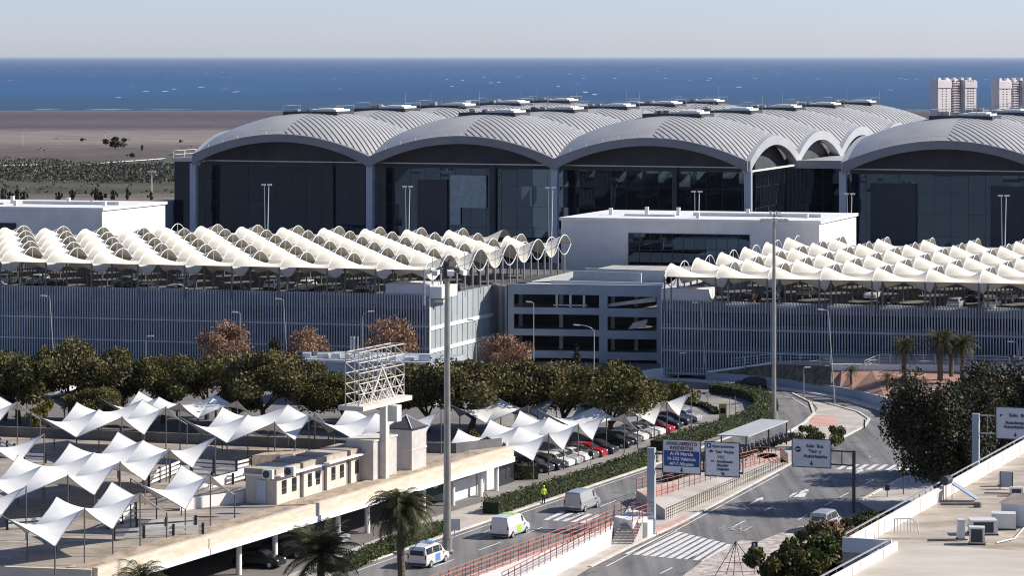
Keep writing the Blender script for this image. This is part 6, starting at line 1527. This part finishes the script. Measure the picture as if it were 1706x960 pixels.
# worker by the hedge
def person(px, py, lab, z=0.0):
    p = P(px, py, z); pts = {'pel': (0, 0, .95), 'ch': (0, 0, 1.3), 'nk': (0, 0, 1.48), 'hd': (0, -.02, 1.62), 'ht': (0, -.01, 1.75), 'kl': (-.12, -.05, .5), 'fl': (-.14, .05, .08), 'tl': (-.14, -.12, .05), 'kr': (.12, .08, .5), 'fr': (.14, .2, .08), 'tr': (.14, .04, .05), 'sl': (-.2, 0, 1.42), 'el': (-.28, -.05, 1.15), 'hl': (-.2, -.28, 1.02), 'sr': (.2, 0, 1.42), 'er': (.28, .0, 1.14), 'hr': (.26, -.16, .9)}
    ed = [('pel', 'ch'), ('ch', 'nk'), ('nk', 'hd'), ('hd', 'ht'), ('pel', 'kl'), ('kl', 'fl'), ('fl', 'tl'), ('pel', 'kr'), ('kr', 'fr'), ('fr', 'tr'), ('ch', 'sl'), ('sl', 'el'), ('el', 'hl'), ('ch', 'sr'), ('sr', 'er'), ('er', 'hr')]
    rad = {'pel': .15, 'ch': .17, 'nk': .06, 'hd': .1, 'ht': .07, 'kl': .075, 'fl': .05, 'tl': .04, 'kr': .075, 'fr': .05, 'tr': .04, 'sl': .08, 'el': .05, 'hl': .04, 'sr': .08, 'er': .05, 'hr': .04}
    ks = list(pts); me = bpy.data.meshes.new('body'); me.from_pydata([pts[k] for k in ks], [(ks.index(a), ks.index(c)) for a, c in ed], [])
    o = bpy.data.objects.new('tmp', me); COL.objects.link(o); sk = o.modifiers.new('s', 'SKIN'); 
    for k, v in zip(ks, me.skin_vertices[0].data): v.radius = (rad[k], rad[k] * .75); v.use_root = (k == 'pel')
    ss = o.modifiers.new('u', 'SUBSURF'); ss.levels = 2; ss.render_levels = 2
    dg = bpy.context.evaluated_depsgraph_get(); m2 = bpy.data.meshes.new_from_object(o.evaluated_get(dg)); bpy.data.objects.remove(o)
    t = thing('person', p, lab, 'person', rz=R(20)); m2.name = 'body'
    for m in ('cloth', 'hivis', 'skin'): m2.materials.append(M[m])
    for f in m2.polygons: z_ = f.center.z; f.material_index = 2 if z_ > 1.5 or (z_ < 1.06 and abs(f.center.x) > .19) else (1 if z_ > .92 else 0); f.use_smooth = True
    bo = bpy.data.objects.new('body', m2); COL.objects.link(bo); bo.parent = t
    b = MB(); b.ball((0, .0, 1.70), .115, .125, .09); b.build('cap', M['hivis'], t, world=False, smooth=True)
person(906, 841, 'worker in a hi vis yellow green top and dark trousers walking beside the long hedge')
# ================================================================ NEAR ROOF ON THE RIGHT
RZ = 10.0
rl = lambda px, py: (P(px, py, RZ + 1.1))
nA, nB, nC, nD = P(1360, 960, RZ + 1.1), P(1485, 897, RZ + 1.1), P(1418, 884, RZ + 1.1), P(1706, 726, RZ + 1.1)
dN = (nD - nC).normalized(); dN.z = 0
for q in (nA, nB, nC, nD): q.z = 0
nA = nA - dN * 12; nD = nD + dN * 25; cr = dN.orthogonal(); cr = Vector((dN.y, -dN.x, 0))
nB2 = nB; nC2 = nB - cr * ((nB - nC).dot(cr))
near = thing('flat_roofed_building', nB, 'near flat roofed building with white parapets and railings at the bottom right', 'building')
far1 = nC2 + dN * 62
poly = [nA, nB, nC2, far1, far1 + cr * 40, nA + cr * 40]
b = MB(); b.prism([(p.x, p.y) for p in poly], 0, RZ); b.build('wall', M['roofbeige'], near)
b = MB(); b.prism([(p.x, p.y) for p in (nA + cr * .9, P(1480, 903, RZ + .45), P(1760, 922, RZ + .45), nA + cr * 38)], RZ + .003, RZ + .42); b.build('raised_slab', mat('pale_screed', (.54, .49, .43), .9, var=0, col2=(.42, .37, .31), scale=.12, stretch=(1, 3, 1)), near)
def parapet(a, c):
    L = c - a; 
    b = MB(); b.obox(a + cr * .35 + UP * (RZ + .003), L, cr * .22, UP * .98)
    for k in range(1, round(L.length / 1.6)): q = a.lerp(c, k / round(L.length / 1.6)) + cr * .575; b.bar(q + UP * (RZ + .01), q + UP * (RZ + .97), .035, mi=1)
    w = b.build('parapet', [M['render'], M['concrete']], near)
    b = MB(); b.bar(a + cr * .1 + UP * (RZ + 1.12), c + cr * .1 + UP * (RZ + 1.12), .09); b.bar(a + cr * .1 + UP * (RZ + .6), c + cr * .1 + UP * (RZ + .6), .05)
    n = round(L.length / 1.6)
    for k in range(n + 1): q = a.lerp(c, k / n) + cr * .1; b.bar(q + UP * RZ, q + UP * (RZ + 1.12), .055)
    b.build('handrail', M['steel'], near)
parapet(nA, nB - dN * .5); parapet(nC2 + dN * .2, far1)
b = MB(); b.obox(nC2 + dN * -.1 + UP * (RZ + .005), (nB - nC2), dN * .22, UP * .95); b.build('parapet', M['render'], near)
# arched hoop rail by the step
q0 = P(1490, 888, RZ + .4); hp = thing('hoop_rail', q0, 'short white hooped rail beside the roof step', 'railing'); b = MB()
pts = [q0 + Vector((x, 0, z)) for x, z in ((0, 0), (0, .9), (1.1, .95), (1.5, .7), (1.6, 0))]; b.path(pts, .05, 5)
for k in range(6): b.bar(q0 + Vector((.2 + .22 * k, 0, 0)), q0 + Vector((.2 + .22 * k, 0, .9)), .04)
b.build('hoop', M['frame'], hp)
gu = 'machines on the near roof'
def unit(px, py, w, d, h, lab, m='ac', front=True, zb=RZ, ang=0.0):
    p = P(px, py, zb); t = thing('air_conditioner', p, lab, 'air conditioner', gu, rz=ang)
    b = MB(); b.box(-w / 2, w / 2, 0, d, .1, h); b.build('casing', M[m], t, world=False)
    if front: b = MB(); b.box(-w / 2 + .1 * w, w / 2 - .16 * w, -.02, 0.05, .18, h - .12); b.build('grille', M['grille'], t, world=False)
    b = MB(); b.box(-w / 2 - .05, w / 2 + .05, -.05, .05, 0, .1); b.box(-w / 2 - .05, w / 2 + .05, d - .1, d, 0, .1); b.build('skid', M['darksteel'], t, world=False)
unit(1628, 909, 1.0, .8, 1.15, 'squarish air conditioner with a dark grille nearest on the roof', ang=-R(8))
unit(1602, 901, .45, .7, 1.35, 'tall slim pale air conditioner left of the dark grilled one', front=False)
unit(1672, 884, 1.6, 1.2, 1.1, 'long pale rectangular unit in the middle of the roof machines', front=False, ang=-R(10))
unit(1640, 893, 1.8, 1.3, 1.0, 'wide low unit with a big fan behind the dark grilled one', front=True)
unit(1668, 812, .2, .7, 1.0, 'thin upright unit further back on the roof', front=False)
unit(1694, 828, .9, .5, .65, 'small unit at the right edge of the roof', front=True)
q0 = P(1665, 884, RZ); vh = thing('vent_house', P(1668, 877, RZ), 'grey vent house with a pitched top at the right edge of the roof', 'vent house', gu)
c = P(1668, 876, RZ)
b = MB(); b.obox(c, A3 * 3.0, B3 * 2.0, UP * 1.5); b.build('wall', M['lilac_render'], vh)
b = MB(); z = RZ + 1.5; r_ = [c - A3 * .2 - B3 * .2, c + A3 * 3.2 - B3 * .2, c + A3 * 3.2 + B3 * 2.2, c - A3 * .2 + B3 * 2.2]; r_ = [Vector((p.x, p.y, z + .01)) for p in r_]; m1, m2 = (r_[0] + r_[3]) / 2 + UP * .6 + A3 * .8, (r_[1] + r_[2]) / 2 + UP * .6 - A3 * .8
for f_ in ((r_[0], r_[1], m2, m1), (r_[2], r_[3], m1, m2), (r_[1], r_[2], m2), (r_[3], r_[0], m1), tuple(reversed(r_))): b.face(f_)
b.build('roof', M['roofbeige'], vh)
sp0 = P(1666, 815, RZ); sc_ = thing('roof_screen', sp0, 'grey upright panel on two legs on the near roof', 'panel', gu)
b = MB(); b.obox(sp0 + UP * .15, A3 * 1.0, B3 * .08, UP * 1.15); b.build('panel', M['bluegrey'], sc_)
for x in (0, .95): b = MB(); b.bar(sp0 + A3 * x, sp0 + A3 * x + UP * 1.3, .06); b.build('leg', M['darksteel'], sc_)
# solar water heater
q = P(1580, 836, RZ); sw = thing('solar_water_heater', q, 'solar water heater with a black round tank and tilted panel on the roof', 'solar heater')
b = MB(); b.tube(q + Vector((-.3, .0, 1.45)), q + Vector((.15, .9, 1.45)), .33, n=14); b.build('tank', M['darksteel'], sw)
b = MB(); b.hexa([q + Vector(v) for v in ((.2, -.3, 1.25), (1.9, -.6, .15), (2.2, .5, .15), (.5, .8, 1.25), (.22, -.3, 1.33), (1.92, -.6, .23), (2.22, .5, .23), (.52, .8, 1.33))]); b.build('panel', mat('solar_panel', (.30, .35, .42), .3, var=.05), sw)
for (x, y) in ((-.35, 0), (-.1, .05), (.35, .6), (-.1, .85)): b = MB(); b.bar(q + Vector((x, y, 0)), q + Vector((x, y, 1.25)), .05); b.build('leg', M['redrail'], sw)
b = MB(); p = P(1600, 842, RZ); b.box(p.x - 1.4, p.x + 1.3, p.y - .2, p.y + .2, RZ, RZ + .14); b.build('base_plinth', M['dark_concrete'], sw)
# pipes
for pts, lab in (([(1545, 902), (1612, 900)], 'dark pipe lying across the near roof'), ([(1660, 905), (1690, 898), (1706, 880)], 'white pipe run beside the roof machines'), ([(1640, 822), (1706, 823)], 'thin dark pipe behind the roof machines')):
    Q = [P(x, y, RZ + .1) for x, y in pts]; b = MB(); b.path(Q, .05, 6); tag(b.build('roof_pipe', M['frame'] if 'white' in lab else M['darksteel'], loc=Q[0]), lab, 'pipe')
q = P(1622, 846, RZ); b = MB(); b.obox(q, A3 * .5, B3 * .35, UP * .3); b.obox(q + UP * .3 + A3 * .05, A3 * .4, B3 * .25, UP * .06); tag(b.build('roof_box', M['dark_concrete'], loc=q), 'small dark box on the roof by the solar panel foot', 'box')

# ================================================================ HAZE over plain and sea
b = MB(); b.box(-210000, 210000, -3200, 340000, -46, 60)
hz = b.build('haze', None)
hz.data.materials.clear(); m = bpy.data.materials.new('haze_air'); m.use_nodes = True; t = m.node_tree
for n in list(t.nodes): t.nodes.remove(n)
out = t.nodes.new('ShaderNodeOutputMaterial'); pv = t.nodes.new('ShaderNodeVolumePrincipled')
pv.inputs['Color'].default_value = (.82, .88, .97, 1); pv.inputs['Density'].default_value = 1.0e-5; pv.inputs['Anisotropy'].default_value = .2
t.links.new(pv.outputs[0], out.inputs['Volume']); hz.data.materials.append(m); hz['kind'] = 'stuff'; hz['label'] = 'thin pale sea haze over the plain and the water'
hz['category'] = 'haze'
